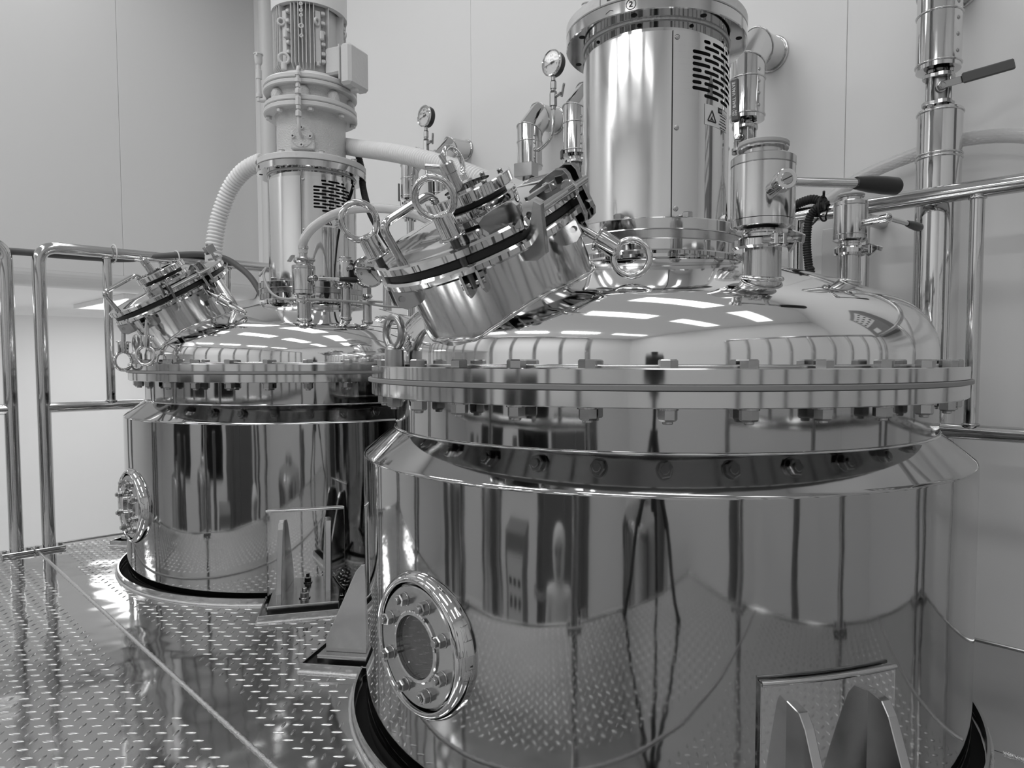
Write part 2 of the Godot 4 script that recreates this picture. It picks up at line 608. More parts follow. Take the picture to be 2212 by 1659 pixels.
func platform() -> void:
	var f := structure("floor")
	var x0 := -2.05
	var x1 := 1.33
	# plates with round openings for the tanks
	var strips := [[-0.645, -0.159, "plate"], [-0.157, 0.679, "plate"], [0.681, 1.28, "plate"]]
	for s: Array in strips:
		var outer := PackedVector2Array([Vector2(x0, s[0]), Vector2(x1, s[0]), Vector2(x1, s[1]), Vector2(x0, s[1])])
		var pieces := [outer]
		for cx: float in [0.0, FAR]:
			var cut := PackedVector2Array()
			for k in 96: cut.append(Vector2(cx + 0.578 * sin(TAU * k / 96), 0.578 * cos(TAU * k / 96)))
			var next := []
			for p: PackedVector2Array in pieces:
				for r in Geometry2D.clip_polygons(p, cut): next.append(r)
			pieces = next
		var b := MB.new()
		for p: PackedVector2Array in pieces:
			if p.size() < 3 or Geometry2D.is_polygon_clockwise(p) == Geometry2D.is_polygon_clockwise(outer) or true:
				# x, z outline laid flat: prism's own z axis points down into the plate
				b.prism(p, 0.006, Transform3D(Basis(Vector3(1, 0, 0), Vector3(0, 0, 1), Vector3(0, -1, 0)), Vector3(0, -0.003, 0)), 0.0004)
		part(b, "plate", M["plate_steel"], f)
	var fr := MB.new()
	for z: float in [-0.60, 0.68, 1.22]: slab(fr, Vector3(x0 + 0.02, -0.12, z - 0.03), Vector3(x1 - 0.02, -0.007, z + 0.03))
	for x: float in [-2.0, -0.69, 1.27]: slab(fr, Vector3(x - 0.03, -0.13, -0.6), Vector3(x + 0.03, -0.008, 1.25))
	part(fr, "frame", M["brushed"], f)
	for p: Vector2 in [Vector2(-1.98, -0.58), Vector2(1.26, -0.58), Vector2(-1.98, 1.2), Vector2(1.26, 1.2), Vector2(-0.69, -0.58), Vector2(-0.69, 1.2)]:
		var lg := MB.new()
		slab(lg, Vector3(p.x - 0.04, LOW, p.y - 0.04), Vector3(p.x + 0.04, -0.13, p.y + 0.04))
		part(lg, "leg", M["brushed"], f)
	# edge strip
	for e: Array in [[Vector3(x0, -0.05, -0.653), Vector3(x1, 0.004, -0.645)], [Vector3(x0 - 0.008, -0.05, -0.65), Vector3(x0, 0.004, 1.28)], [Vector3(x0, -0.05, 1.28), Vector3(x1, 0.004, 1.288)], [Vector3(x1, -0.05, -0.65), Vector3(x1 + 0.008, 0.004, 1.28)]]:
		var eb := MB.new()
		slab(eb, e[0], e[1])
		part(eb, "edge_strip", M["satin"], f)
	# weld seams between the plates
	for z: float in [0.68, -0.158]:
		var b := MB.new()
		var spans := [[x0, x1]] if z > 0.6 else [[x0, FAR - 0.58], [FAR + 0.58, -0.58], [0.58, x1]]
		for s: Array in spans:
			var pts := []
			var rad := []
			var x: float = s[0]
			while x <= s[1]:
				pts.append(Vector3(x, 0.0, z))
				rad.append(0.0042 + 0.0006 * sin(x * 260.0) + 0.0005 * rng.randf())
				x += 0.008
			b.tube(pts, rad, 8)
		part(b, "weld_seam", M["weld"], f)
	# lips round the openings
	for cx: float in [0.0, FAR]:
		var b := MB.new()
		var wl := MB.new()
		var gap := []
		for az: float in BRACKETS: gap.append(az)
		gap.sort()
		for i in gap.size():
			var a0: float = gap[i] + 0.165
			var a1: float = (gap[(i + 1) % gap.size()] + (TAU if i == gap.size() - 1 else 0.0)) - 0.165
			b.lathe([Vector2(0.578, -0.08), Vector2(0.582, -0.08), Vector2(0.582, 0.018), Vector2(0.578, 0.018), Vector2(0.578, -0.08)], 64, at(Vector3(cx, 0, 0)), a0, a1)
			var pts := []
			var rad := []
			var n := 150
			for k in n + 1:
				var a := a0 + (a1 - a0) * k / n
				pts.append(Vector3(cx, 0, 0) + polar(a, 0.5845, 0.001))
				rad.append(0.0034 + 0.0012 * rng.randf())
			wl.tube(pts, rad, 6)
		for az: float in BRACKETS:
			var xf := Transform3D(Basis(Vector3.UP, az), Vector3(cx, 0, 0))
			for s: float in [-1.0, 1.0]: b.box(Vector3(0.004, 0.098, 0.145), xf * at(Vector3(s * 0.1, -0.031, 0.6275)), 0.0005)
			b.box(Vector3(0.204, 0.098, 0.004), xf * at(Vector3(0, -0.031, 0.70)), 0.0005)
			var q := []
			for e: Array in [[-0.104, 0.58, -0.104, 0.704], [-0.104, 0.704, 0.104, 0.704], [0.104, 0.704, 0.104, 0.58]]:
				q = []
				var rad := []
				for k in 40:
					var t := k / 39.0
					q.append(xf * Vector3(lerpf(e[0], e[2], t), 0.001, lerpf(e[1], e[3], t)))
					rad.append(0.0034 + 0.0012 * rng.randf())
				wl.tube(q, rad, 6)
		part(b, "opening_lip", M["satin"], f)
		part(wl, "lip_weld", M["weld"], f)
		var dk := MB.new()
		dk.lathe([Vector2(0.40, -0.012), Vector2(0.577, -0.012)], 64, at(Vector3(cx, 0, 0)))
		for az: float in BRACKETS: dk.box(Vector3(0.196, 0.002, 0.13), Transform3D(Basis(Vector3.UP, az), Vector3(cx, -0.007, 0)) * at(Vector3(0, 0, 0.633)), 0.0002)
		part(dk, "gap_shade_sheet", M["void"], f)  # black sheet laid in as the shade between tank and lip
	# raised treads
	var tm := MB.new()
	var L := 0.0097
	var W := 0.0033
	var H := 0.0017
	var rows := 7
	var base := []
	for i in rows:
		var t := -1.0 + 2.0 * i / (rows - 1)
		var w := W * sqrt(maxf(0.0, 1.0 - t * t))
		var h := H * (1.0 - 0.55 * t * t)
		if absf(t) > 0.99:
			w = 0.0003; h = 0.0002
		base.append([Vector3(t * L, 0, -w), Vector3(t * L, h * 0.8, -w * 0.5), Vector3(t * L, h, 0), Vector3(t * L, h * 0.8, w * 0.5), Vector3(t * L, 0, w)])
	var ids := []
	for i in rows:
		var r := []
		for k in 5:
			var p: Vector3 = base[i][k]
			r.append(tm.add(p, Vector3(p.x / L * 0.25, 1.0, [-1.1, -0.55, 0.0, 0.55, 1.1][k]).normalized()))
		ids.append(r)
	for i in rows - 1:
		for k in 4: tm.quad(ids[i][k], ids[i + 1][k], ids[i + 1][k + 1], ids[i][k + 1])
	var tread := tm.mesh()
	var eye := Vector3(0.829, 0.632, 1.140)
	var fwd := Vector3(-0.69968, -0.05, -0.71445).normalized()
	var spots := []
	var pitch := 0.0247
	var diag := sqrt(0.5)
	for ib in range(-110, 110):
		for ia in range(-150, 150):
			var x := (ia + ib) * pitch * diag
			var z := (ib - ia) * pitch * diag
			if x < x0 + 0.04 or x > x1 - 0.02 or z > 1.265 or z < -0.12: continue
			if not hole_clear(x, z, 0.010) or absf(z - 0.68) < 0.058 + 0.008 * sin(x * 5.0): continue
			var p := Vector3(x, 0, z)
			var xf := Transform3D(Basis(Vector3.UP, PI / 4 if (ia + ib) % 2 == 0 else -PI / 4), p)
			var d := p - eye
			var dz := d.dot(fwd)
			var sx := d.dot(Vector3(0.71445, 0, -0.69968)) / maxf(dz, 0.01)
			var seen := dz > 0.3 and sx > -0.79 and sx < -0.24 and d.y / dz > -0.56 and p.length() > 0.6
			spots.append([d.length() * (1.0 if seen else 10.0), xf])
	spots.sort_custom(func(a, b): return a[0] < b[0])
	var rest := []
	for k in spots.size():
		if k < 300: put(tread, "tread", M["tread_steel"], f, spots[k][1])
		else: rest.append(spots[k][1])
	var mm := MultiMesh.new()
	mm.transform_format = MultiMesh.TRANSFORM_3D
	mm.mesh = tread
	mm.instance_count = rest.size()
	for k in rest.size(): mm.set_instance_transform(k, rest[k])
	var mi := MultiMeshInstance3D.new()
	mi.name = "tread_pattern"
	mi.multimesh = mm
	mi.material_override = M["tread_steel"]
	mi.set_meta("kind", "stuff")
	f.add_child(mi)

# ------------------------------------------------------------------ tanks
const DOME_R := 0.497
func dome_y(r: float) -> float:
	var k := 0.1
	var c := 1.1
	var a := asin((DOME_R - k) / (c - k))
	if r <= c * sin(a): return 0.641 - (c - k) * cos(a) + sqrt(c * c - r * r)
	return 0.641 + sqrt(maxf(0.0, k * k - pow(r - (DOME_R - k), 2)))

func dome_profile() -> Array:
	var k := 0.1
	var c := 1.1
	var a := asin((DOME_R - k) / (c - k))
	var y0 := 0.641 - (c - k) * cos(a)
	var p := [Vector2(DOME_R, 0.612), Vector2(DOME_R, 0.641)]
	for i in range(1, 13):
		var t := (PI / 2 - a) * i / 12
		p.append(Vector2(DOME_R - k + k * cos(t), 0.641 + k * sin(t)))
	for i in range(1, 25):
		var t := a * (1.0 - i / 24.0)
		p.append(Vector2(c * sin(t), y0 + c * cos(t)))
	return p

func tank(far: bool) -> void:
	var ox := FAR if far else 0.0
	var t := thing("reactor_tank", "polished steel reactor tank behind, seen whole at left under the ribbed electric motor" if far else "large polished steel reactor tank filling the right foreground", "tank", Vector3(ox, 0, 0), 0.0, "reactor tanks")
	var b := MB.new()
	b.lathe([Vector2(0.556, 0.012), Vector2(0.556, 0.463), Vector2(0.5545, 0.4665), Vector2(0.5515, 0.469)], 160)
	part(b, "jacket", M["polished"], t)
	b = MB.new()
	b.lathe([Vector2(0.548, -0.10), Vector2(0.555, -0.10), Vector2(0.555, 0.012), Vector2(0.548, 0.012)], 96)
	part(b, "gap_shade_band", M["void"], t)  # black band painted for the unlit gap below the jacket
	b = MB.new()
	b.lathe([Vector2(0.5515, 0.469), Vector2(0.503, 0.5075), Vector2(0.4995, 0.512)], 160)
	part(b, "shoulder", M["polished"], t)
	b = MB.new()
	b.lathe([Vector2(0.4985, 0.505), Vector2(0.4985, 0.572)], 160)
	part(b, "neck", M["polished"], t)
	b = MB.new()
	b.ring(Vector3(0, 0.5105, 0), Vector3.UP, 0.5, 0.0022, 160, 6)
	part(b, "weld_bead", M["mirror"], t)
	b = MB.new()
	b.disc(0.540, 0.5715, 0.5938, Transform3D(), 0.45, 0.0012, 160)
	part(b, "lower_flange", M["satin_flange"], t)
	b = MB.new()
	b.disc(0.5455, 0.5938, 0.6006, Transform3D(), 0.46, 0.0008, 160)
	var gk := part(b, "flange_gasket", M["gasket_grey"], t)
	gk.set_meta("label", "grey gasket between the flanges")
	b = MB.new()
	b.disc(0.540, 0.6006, 0.621, Transform3D(), 0.47, 0.0012, 160)
	part(b, "upper_flange", M["satin_flange"], t)
	b = MB.new()
	b.lathe(dome_profile(), 160)
	part(b, "dome", M["dome_steel"], t)
	b = MB.new()
	b.ring(Vector3(0, 0.6225, 0), Vector3.UP, 0.498, 0.003, 160, 6)
	part(b, "dome_weld", M["satin"], t)
	# flange bolts: head above, washer and nut below
	var head := MB.new()
	head.hex(0.0225, 0.621, 0.0112)
	var hm := head.mesh()
	var nut := MB.new()
	nut.disc(0.0138, 0.5685, 0.5715, Transform3D(), 0.0, 0.0004, 18)
	nut.hex(0.0215, -0.5685, 0.0140, Transform3D(Basis(Vector3.RIGHT, PI), Vector3.ZERO))
	nut.disc(0.0068, 0.5505, 0.555, Transform3D(), 0.0, 0.001, 12)
	var nm := nut.mesh()
	for k in 32:
		var az := deg_to_rad(4.35 + 11.25 * k)
		if k != 30: put(hm, "bolt_head", M["bolt_steel"], t, Transform3D(Basis(Vector3.UP, az + rng.randf() * TAU), polar(az, 0.517)))
		put(nm, "bolt_nut", M["bolt_steel"], t, Transform3D(Basis(Vector3.UP, az + rng.randf() * TAU), polar(az, 0.517)))
	# lifting eye
	b = MB.new()
	var e := polar(deg_to_rad(-18.15), 0.517, 0.621)
	b.lathe([Vector2(0, 0), Vector2(0.0155, 0), Vector2(0.0152, 0.026), Vector2(0.0125, 0.032), Vector2(0.007, 0.036)], 24, at(e))
	var rp := []
	for k in 36:
		var a := TAU * k / 36
		rp.append(e + Vector3(0, 0.055, 0) + Vector3(0.999, 0, 0.03) * (0.0235 * sin(a)) + Vector3(0, -0.025 * cos(a), 0))
	b.tube(rp, 0.0066, 12, true)
	part(b, "lifting_eye", M["cast_steel"], t)
	# round sight window low on the jacket, facing +z
	var sw := holder("sight_window", t, along(Vector3(0, 0.221, 0.556), Vector3.BACK, Vector3.RIGHT))
	b = MB.new()
	b.lathe([Vector2(0.109, -0.02), Vector2(0.107, -0.002), Vector2(0.103, 0.008), Vector2(0.097, 0.013), Vector2(0.092, 0.012), Vector2(0.0895, 0.007), Vector2(0.0895, -0.005)], 72, Transform3D(), 0.0, TAU, 0.9)
	part(b, "rim", M["mirror"], sw)
	b = MB.new()
	b.disc(0.087, -0.004, 0.010, Transform3D(), 0.047, 0.0015, 64)
	part(b, "clamp_ring", M["satin"], sw)
	b = MB.new()
	b.lathe([Vector2(0.052, 0.010), Vector2(0.052, 0.0125), Vector2(0.050, 0.0135), Vector2(0.0455, 0.0135), Vector2(0.0455, -0.001)], 56, Transform3D(), 0.0, TAU, 0.3)
	part(b, "inner_ring", M["mirror"], sw)
	b = MB.new()
	b.lathe([Vector2(0.046, 0.0018), Vector2(0.0, 0.0018)], 48)
	part(b, "bore_shade_disc", M["void"], sw)  # flat black disc, the unlit inside painted behind the pane
	b = MB.new()
	b.disc(0.0452, 0.002, 0.008, Transform3D(), 0.0, 0.0005, 48)
	part(b, "pane", M["glass"], sw)
	var sb := MB.new()
	sb.disc(0.0105, 0.010, 0.012, Transform3D(), 0.0, 0.0004, 16)
	sb.hex(0.0165, 0.012, 0.010)
	sb.disc(0.0055, 0.022, 0.027, Transform3D(), 0.0, 0.0006, 12)
	var sbm := sb.mesh()
	for k in 8:
		var a := TAU * (k + 0.5) / 8
		put(sbm, "bolt", M["bolt_steel"], sw, Transform3D(Basis(Vector3.UP, rng.randf() * TAU), polar(a, 0.0685)))
	# support brackets
	for az: float in BRACKETS:
		var br := holder("support_bracket", t, Transform3D(Basis(Vector3.UP, az), Vector3.ZERO))
		b = MB.new()
		b.lathe([Vector2(0.55, -0.03), Vector2(0.5635, -0.03), Vector2(0.5635, 0.238), Vector2(0.5615, 0.241), Vector2(0.55, 0.241)], 24, Transform3D(), -0.172, 0.172, 0.3)
		for s: float in [-1.0, 1.0]: b.box(Vector3(0.0015, 0.27, 0.012), Transform3D(Basis(Vector3.UP, s * 0.172), Vector3.ZERO) * at(Vector3(0, 0.105, 0.5578)), 0.0003)
		part(b, "back_plate", M["mirror"], br)
		b = MB.new()
		b.tube([polar(-0.172, 0.5635, 0.24), polar(-0.09, 0.5635, 0.241), polar(0.0, 0.5635, 0.241), polar(0.09, 0.5635, 0.241), polar(0.172, 0.5635, 0.24)], 0.004, 8)
		part(b, "plate_weld", M["satin"], br)
		for s: float in [-1.0, 1.0]:
			b = MB.new()
			# outline in (outward, up)
			b.prism(PackedVector2Array([Vector2(0.555, 0.03), Vector2(0.664, 0.03), Vector2(0.664, 0.055), Vector2(0.597, 0.2), Vector2(0.585, 0.214), Vector2(0.555, 0.218)]), 0.013, Transform3D(Basis(Vector3(0, 0, 1), Vector3(0, 1, 0), Vector3(-1, 0, 0)), Vector3(s * 0.058, 0, 0)), 0.001)
			part(b, "gusset", M["satin"], br)
		b = MB.new()
		b.box(Vector3(0.168, 0.022, 0.118), at(Vector3(0, 0.019, 0.616)), 0.0015)
		part(b, "foot_plate", M["satin"], br)
		b = MB.new()
		b.disc(0.014, 0.03, 0.033, at(Vector3(0, 0, 0.628)), 0.0, 0.0005, 18)
		b.hex(0.020, 0.033, 0.013, at(Vector3(0, 0, 0.628)))
		b.disc(0.006, 0.046, 0.056, at(Vector3(0, 0, 0.628)), 0.0, 0.001, 12)
		part(b, "foot_nut", M["bolt_steel"], br)

# ------------------------------------------------------------------ manway hatch
func eye_nut(b: MB, xf: Transform3D) -> void:      # collar, nut and ring standing on +y
	b.disc(0.0185, 0.0, 0.003, xf, 0.0, 0.0008, 24)
	b.lathe([Vector2(0.0, 0.003), Vector2(0.0145, 0.003), Vector2(0.0135, 0.03), Vector2(0.011, 0.034), Vector2(0.0, 0.034)], 24, xf)
	var rp := []
	for k in 32:
		var a := TAU * k / 32
		rp.append(xf * Vector3(0.0245 * sin(a), 0.0545 - 0.0255 * cos(a), 0))
	b.tube(rp, 0.0048, 10, true)

func manway(far: bool) -> void:
	var ox := FAR if far else 0.0
	var th := 0.5576
	var O := Vector3(ox, 0.845, 0.453)
	var t := thing("manway_hatch", "tilted round manway hatch with unfastened bolts on the tank behind" if far else "tilted round manway hatch with upright ring bolts on the foreground dome", "hatch", O, 0.0, "manway hatches")
	t.transform = Transform3D(Basis(Vector3.RIGHT, Vector3(0, cos(th), sin(th)), Vector3(0, -sin(th), cos(th))), O)
	var b := MB.new()
	b.lathe([Vector2(0.139, -0.26), Vector2(0.139, -0.03)], 80)
	part(b, "nozzle", M["satin_nozzle"], t)
	# bead where the nozzle meets the dome
	b = MB.new()
	var wp := []
	for k in 72:
		var a := TAU * k / 72
		var y := -0.04
		while y > -0.3:
			var q: Vector3 = t.transform * polar(a, 0.1395, y) - Vector3(ox, 0, 0)
			if q.y < dome_y(minf(0.495, Vector2(q.x, q.z).length())): break
			y -= 0.002
		wp.append(polar(a, 0.140, y + 0.001))
	b.tube(wp, 0.003, 8, true)
	part(b, "weld_bead", M["mirror"], t)
	b = MB.new()
	b.lathe([Vector2(0.136, -0.040), Vector2(0.162, -0.040), Vector2(0.1675, -0.036), Vector2(0.1675, -0.029), Vector2(0.164, -0.0255), Vector2(0.136, -0.0255)], 80)
	part(b, "rim_ring", M["mirror"], t)
	b = MB.new()
	b.disc(0.1605, -0.026, -0.0155, Transform3D(), 0.1, 0.001, 72)
	var gs := part(b, "seal", M["rubber"], t)
	gs.set_meta("label", "black rubber seal under the lid")
	var lid := MB.new()
	lid.lathe([Vector2(0.0, -0.016), Vector2(0.163, -0.016), Vector2(0.1676, -0.012), Vector2(0.1676, -0.003), Vector2(0.1645, 0.0), Vector2(0.150, 0.001), Vector2(0.12, 0.006), Vector2(0.08, 0.009), Vector2(0.0, 0.010)], 80)
	var lp := part(lid, "lid", M["mirror"], t)
	# lid handle
	b = MB.new()
	b.tube(fillet([Vector3(-0.010, 0.0, 0.145), Vector3(-0.006, 0.056, 0.152), Vector3(-0.012, 0.060, 0.048), Vector3(-0.018, 0.006, 0.036)], 0.016), 0.0062, 14)
	part(b, "handle", M["tube_steel"], lp)
	# sight port on the lid: two rings, glass, lamp tube
	var sp := holder("sight_port", t, at(Vector3(0.006, 0.008, -0.006)))
	b = MB.new()
	b.disc(0.066, 0.0, 0.014, Transform3D(), 0.0, 0.0015, 56)
	part(b, "lower_ring", M["mirror"], sp)
	b = MB.new()
	b.disc(0.052, 0.014, 0.023, Transform3D(), 0.0, 0.0005, 48)
	part(b, "gasket", M["rubber"], sp)
	b = MB.new()
	b.disc(0.068, 0.023, 0.039, Transform3D(), 0.036, 0.0015, 56)
	part(b, "upper_ring", M["mirror"], sp)
	b = MB.new()
	b.disc(0.036, 0.020, 0.033, Transform3D(), 0.0, 0.0005, 40)
	part(b, "port_glass", M["black_glass"], sp)
	b = MB.new()
	var lx := along(Vector3(0.004, 0.03, 0.022), Vector3(0.02, 1, 0.03))
	b.lathe([Vector2(0.0, 0.0), Vector2(0.0105, 0.0), Vector2(0.0105, 0.036), Vector2(0.0112, 0.037), Vector2(0.0112, 0.050), Vector2(0.009, 0.052), Vector2(0.0, 0.052)], 28, lx)
	b.tube([lx * Vector3(0, 0.044, 0), lx * Vector3(-0.034, 0.056, 0.008)], 0.0036, 10)
	b.tube([lx * Vector3(0, 0.05, 0), lx * Vector3(-0.004, 0.064, 0)], 0.003, 8)
	part(b, "wiper_stem", M["satin"], sp)
	var capb := MB.new()
	for k in 6: capb.disc(0.0042, 0.039, 0.0425, at(polar(TAU * k / 6 + 0.3, 0.053)), 0.0, 0.0008, 12)
	part(capb, "cap_screws", M["bolt_steel"], sp)
	# swing bolts: [azimuth in the lid plane, fastened, direction when loose]
	var face := Vector3(0.714, 0, -0.594)
	var spec := [[0.64, true, face], [-0.34, true, face.rotated(Vector3.UP, 0.55)], [-2.30, true, face.rotated(Vector3.UP, 1.15)], [1.80, false, Vector3(0.74, -0.52, -0.40), Vector3(0, 1, 0)]]
	if far: spec = [[0.64, false, Vector3(0, -1, 0.06), Vector3(0.714, 0, -0.70)], [-0.20, false, Vector3(0, -1, 0.03), Vector3(0.3, 0, 0.9)], [-2.30, false, Vector3(0.2, -1, -0.2), Vector3(1, 0, 0)], [1.80, false, Vector3(0.60, -0.50, -0.60), Vector3(0.4, 0.2, 0.9)]]
	for s: Array in spec:
		var sg := holder("swing_bolt", t)
		var out := polar(s[0], 1.0)
		var side := Vector3.UP.cross(out)
		var piv := out * 0.159 + Vector3(0, -0.052, 0)
		for q: float in [-1.0, 1.0]:
			b = MB.new()
			b.prism(PackedVector2Array([Vector2(0.134, -0.034), Vector2(0.167, -0.034), Vector2(0.169, -0.060), Vector2(0.158, -0.070), Vector2(0.138, -0.072)]), 0.004, Transform3D(Basis(out, Vector3.UP, out.cross(Vector3.UP)), side * (q * 0.0115)), 0.0006)
			part(b, "clevis", M["satin"], sg)
		b = MB.new()
		b.tube([piv - side * 0.017, piv + side * 0.017], 0.0045, 12)
		part(b, "pin", M["bolt_steel"], sg)
		var d := Vector3.UP if s[1] else (t.transform.basis.inverse() * (s[2] as Vector3)).normalized()
		var rod_len := 0.066 if s[1] else 0.036
		b = MB.new()
		b.tube([piv - d * 0.006, piv + d * (rod_len + 0.006)], 0.0058, 14)
		part(b, "rod", M["thread_dark"] if s[1] else M["satin"], sg)
		b = MB.new()
		eye_nut(b, along(piv + d * rod_len, d, s[2] if s[1] else t.transform.basis.inverse() * (s[3] as Vector3)))
		part(b, "ring_nut", M["mirror"], sg)
	# hinge on the +x side, pin parallel to the lid's z
	var hg := holder("hinge", t)
	var lug := PackedVector2Array([Vector2(0.129, 0.0), Vector2(0.140, 0.004), Vector2(0.152, 0.002), Vector2(0.159, -0.013), Vector2(0.164, -0.012), Vector2(0.190, 0.021), Vector2(0.200, 0.014), Vector2(0.176, -0.05), Vector2(0.155, -0.058), Vector2(0.117, -0.056), Vector2(0.082, -0.038), Vector2(0.112, -0.029)])
	var arm := PackedVector2Array([Vector2(0.086, 0.003), Vector2(0.087, 0.010), Vector2(0.105, 0.019), Vector2(0.123, 0.024), Vector2(0.150, 0.029), Vector2(0.163, 0.028), Vector2(0.169, 0.022), Vector2(0.166, 0.004), Vector2(0.162, -0.008), Vector2(0.150, -0.008), Vector2(0.130, 0.001)])
	var stop := PackedVector2Array([Vector2(0.089, 0.003), Vector2(0.090, 0.010), Vector2(0.133, 0.026), Vector2(0.152, 0.031), Vector2(0.166, 0.028), Vector2(0.171, 0.020), Vector2(0.172, -0.005), Vector2(0.176, -0.038), Vector2(0.172, -0.047), Vector2(0.160, -0.053), Vector2(0.135, -0.044), Vector2(0.120, -0.030), Vector2(0.128, -0.006)])
	for e: Array in [[lug, 0.058, "ring_lug"], [arm, 0.068, "lid_arm"], [stop, -0.040, "stop_plate"], [stop, -0.060, "stop_plate"]]:
		b = MB.new()
		b.prism(e[0], 0.007, at(Vector3(0, 0, e[1])), 0.0008)
		part(b, e[2], M["hinge_steel"], hg)
	b = MB.new()
	b.tube([Vector3(0.168, 0.001, 0.055), Vector3(0.168, 0.001, -0.07)], 0.0062, 18)
	part(b, "hinge_pin", M["mirror"], hg)
	for e: Array in [[0.134, -0.015, 0.0615], [0.172, -0.03, -0.058]]:
		b = MB.new()
		b.hex(0.0125, 0.0, 0.007, along(Vector3(e[0], e[1], e[2]), Vector3.BACK))
		part(b, "hinge_nut", M["bolt_steel"], hg)
	b = MB.new()
	b.disc(0.0145, -0.0365, -0.031, along(Vector3(0.168, 0.001, 0), Vector3.BACK), 0.0, 0.001, 24)
	part(b, "washer", M["mirror"], hg)
	b = MB.new()
	b.box(Vector3(0.006, 0.006, 0.055), at(Vector3(0.145, 0.016, 0.0)), 0.0006)
	b.box(Vector3(0.014, 0.012, 0.014), at(Vector3(0.146, 0.014, -0.022)), 0.001)
	part(b, "tie_bar", M["satin"], hg)
	if not far:
		b = MB.new()
		b.box(Vector3(0.055, 0.0015, 0.036), at(Vector3(0.045, 0.0085, -0.105)), 0.0004)
		var lb := part(b, "lid_notice", M["paper"], lp)
		lb.set_meta("label", "white printed notice on the lid")
		b = MB.new()
		for k in 4: b.box(Vector3(0.044 - 0.005 * (k % 2), 0.0006, 0.0022), at(Vector3(0.045, 0.0096, -0.113 + 0.006 * k)), 0.0001)
		b.box(Vector3(0.05, 0.0006, 0.006), at(Vector3(0.045, 0.0096, -0.1195)), 0.0001)
		part(b, "notice_print", M["ink_grey"], lp)
	else:
		# limit switch with its cable lead near the hinge
		b = MB.new()
		b.box(Vector3(0.024, 0.022, 0.024), at(Vector3(0.165, 0.045, -0.10)), 0.001)
		b.box(Vector3(0.034, 0.006, 0.02), at(Vector3(0.155, 0.02, -0.10)), 0.001)
		b.tube([Vector3(0.165, 0.01, -0.10), Vector3(0.165, 0.06, -0.10)], 0.004, 8)
		part(b, "limit_switch", M["satin"], hg)

# ------------------------------------------------------------------ drive tower
func bent_text(txt: String, size: float, az: float, y: float, r: float, depth := 0.0006, font := "Droid Sans") -> ArrayMesh:
	var tm := TextMesh.new()
	var f := SystemFont.new()
	f.font_names = PackedStringArray([font])
	f.font_weight = 700
	tm.font = f
	tm.text = txt
	tm.font_size = 32
	tm.pixel_size = size / 32.0
	tm.depth = depth
	tm.curve_step = 4.0
	var a := tm.get_mesh_arrays()
	var vs: PackedVector3Array = a[Mesh.ARRAY_VERTEX]
	var ns: PackedVector3Array = a[Mesh.ARRAY_NORMAL]
	for i in vs.size():
		var p := vs[i]
		var g := az + p.x / r
		vs[i] = polar(g, r + p.z, y + p.y)
		ns[i] = Vector3(ns[i].z * sin(g) + ns[i].x * cos(g), ns[i].y, ns[i].z * cos(g) - ns[i].x * sin(g))
	a[Mesh.ARRAY_VERTEX] = vs
	a[Mesh.ARRAY_NORMAL] = ns
	a[Mesh.ARRAY_TANGENT] = null
	var m := ArrayMesh.new()
	m.add_surface_from_arrays(Mesh.PRIMITIVE_TRIANGLES, a)
	return m

func flat_text(txt: String, size: float, depth := 0.0006, font := "Droid Sans") -> TextMesh:
	var tm := TextMesh.new()
	var f := SystemFont.new()
	f.font_names = PackedStringArray([font])
	f.font_weight = 700
	tm.font = f
	tm.text = txt
	tm.font_size = 32
	tm.pixel_size = size / 32.0
	tm.depth = depth
	return tm

# curved cover with real slots; rows are [y, [[u0,u1], ...]] in arc length about az
func slotted(r: float, az: float, u0: float, u1: float, y0: float, y1: float, rows: Array, h: float) -> MB:
	var b := MB.new()
	var strip := func(ya: float, yb: float, fa: Callable, fb: Callable, n: int):
		for i in n:
			var q := []
			for c: Array in [[i, 0], [i + 1, 0], [i + 1, 1], [i, 1]]:
				var yy: float = ya if c[1] == 0 else yb
				var l: float = fa.call(yy)
				var m: float = fb.call(yy)
				var g: float = az + (l + (m - l) * c[0] / n) / r
				q.append(b.add(polar(g, r, yy), polar(g, 1.0)))
			b.quad(q[0], q[1], q[2], q[3])
	var full0 := func(_y: float): return u0
	var full1 := func(_y: float): return u1
	var y := y0
	for row: Array in rows:
		strip.call(y, row[0] - h / 2, full0, full1, 24)
		var edges: Array = [[u0, u0]] + row[1] + [[u1, u1]]
		for k in edges.size() - 1:
			var le: float = edges[k][1]
			var re: float = edges[k + 1][0]
			var lr: bool = k > 0
			var rr: bool = k < edges.size() - 2
			var fa := func(yy: float):
				if not lr: return le
				var d: float = yy - row[0]
				return le - h / 2 + sqrt(maxf(0.0, h * h / 4 - d * d))
			var fb := func(yy: float):
				if not rr: return re
				var d: float = yy - row[0]
				return re + h / 2 - sqrt(maxf(0.0, h * h / 4 - d * d))
			for s in 6:
				var ya: float = row[0] - h / 2 * cos(PI * s / 6)
				var yb: float = row[0] - h / 2 * cos(PI * (s + 1) / 6)
				strip.call(ya, yb, fa, fb, 10 if (not lr or not rr) else 2)
		y = row[0] + h / 2
	strip.call(y, y1, full0, full1, 24)
	return b

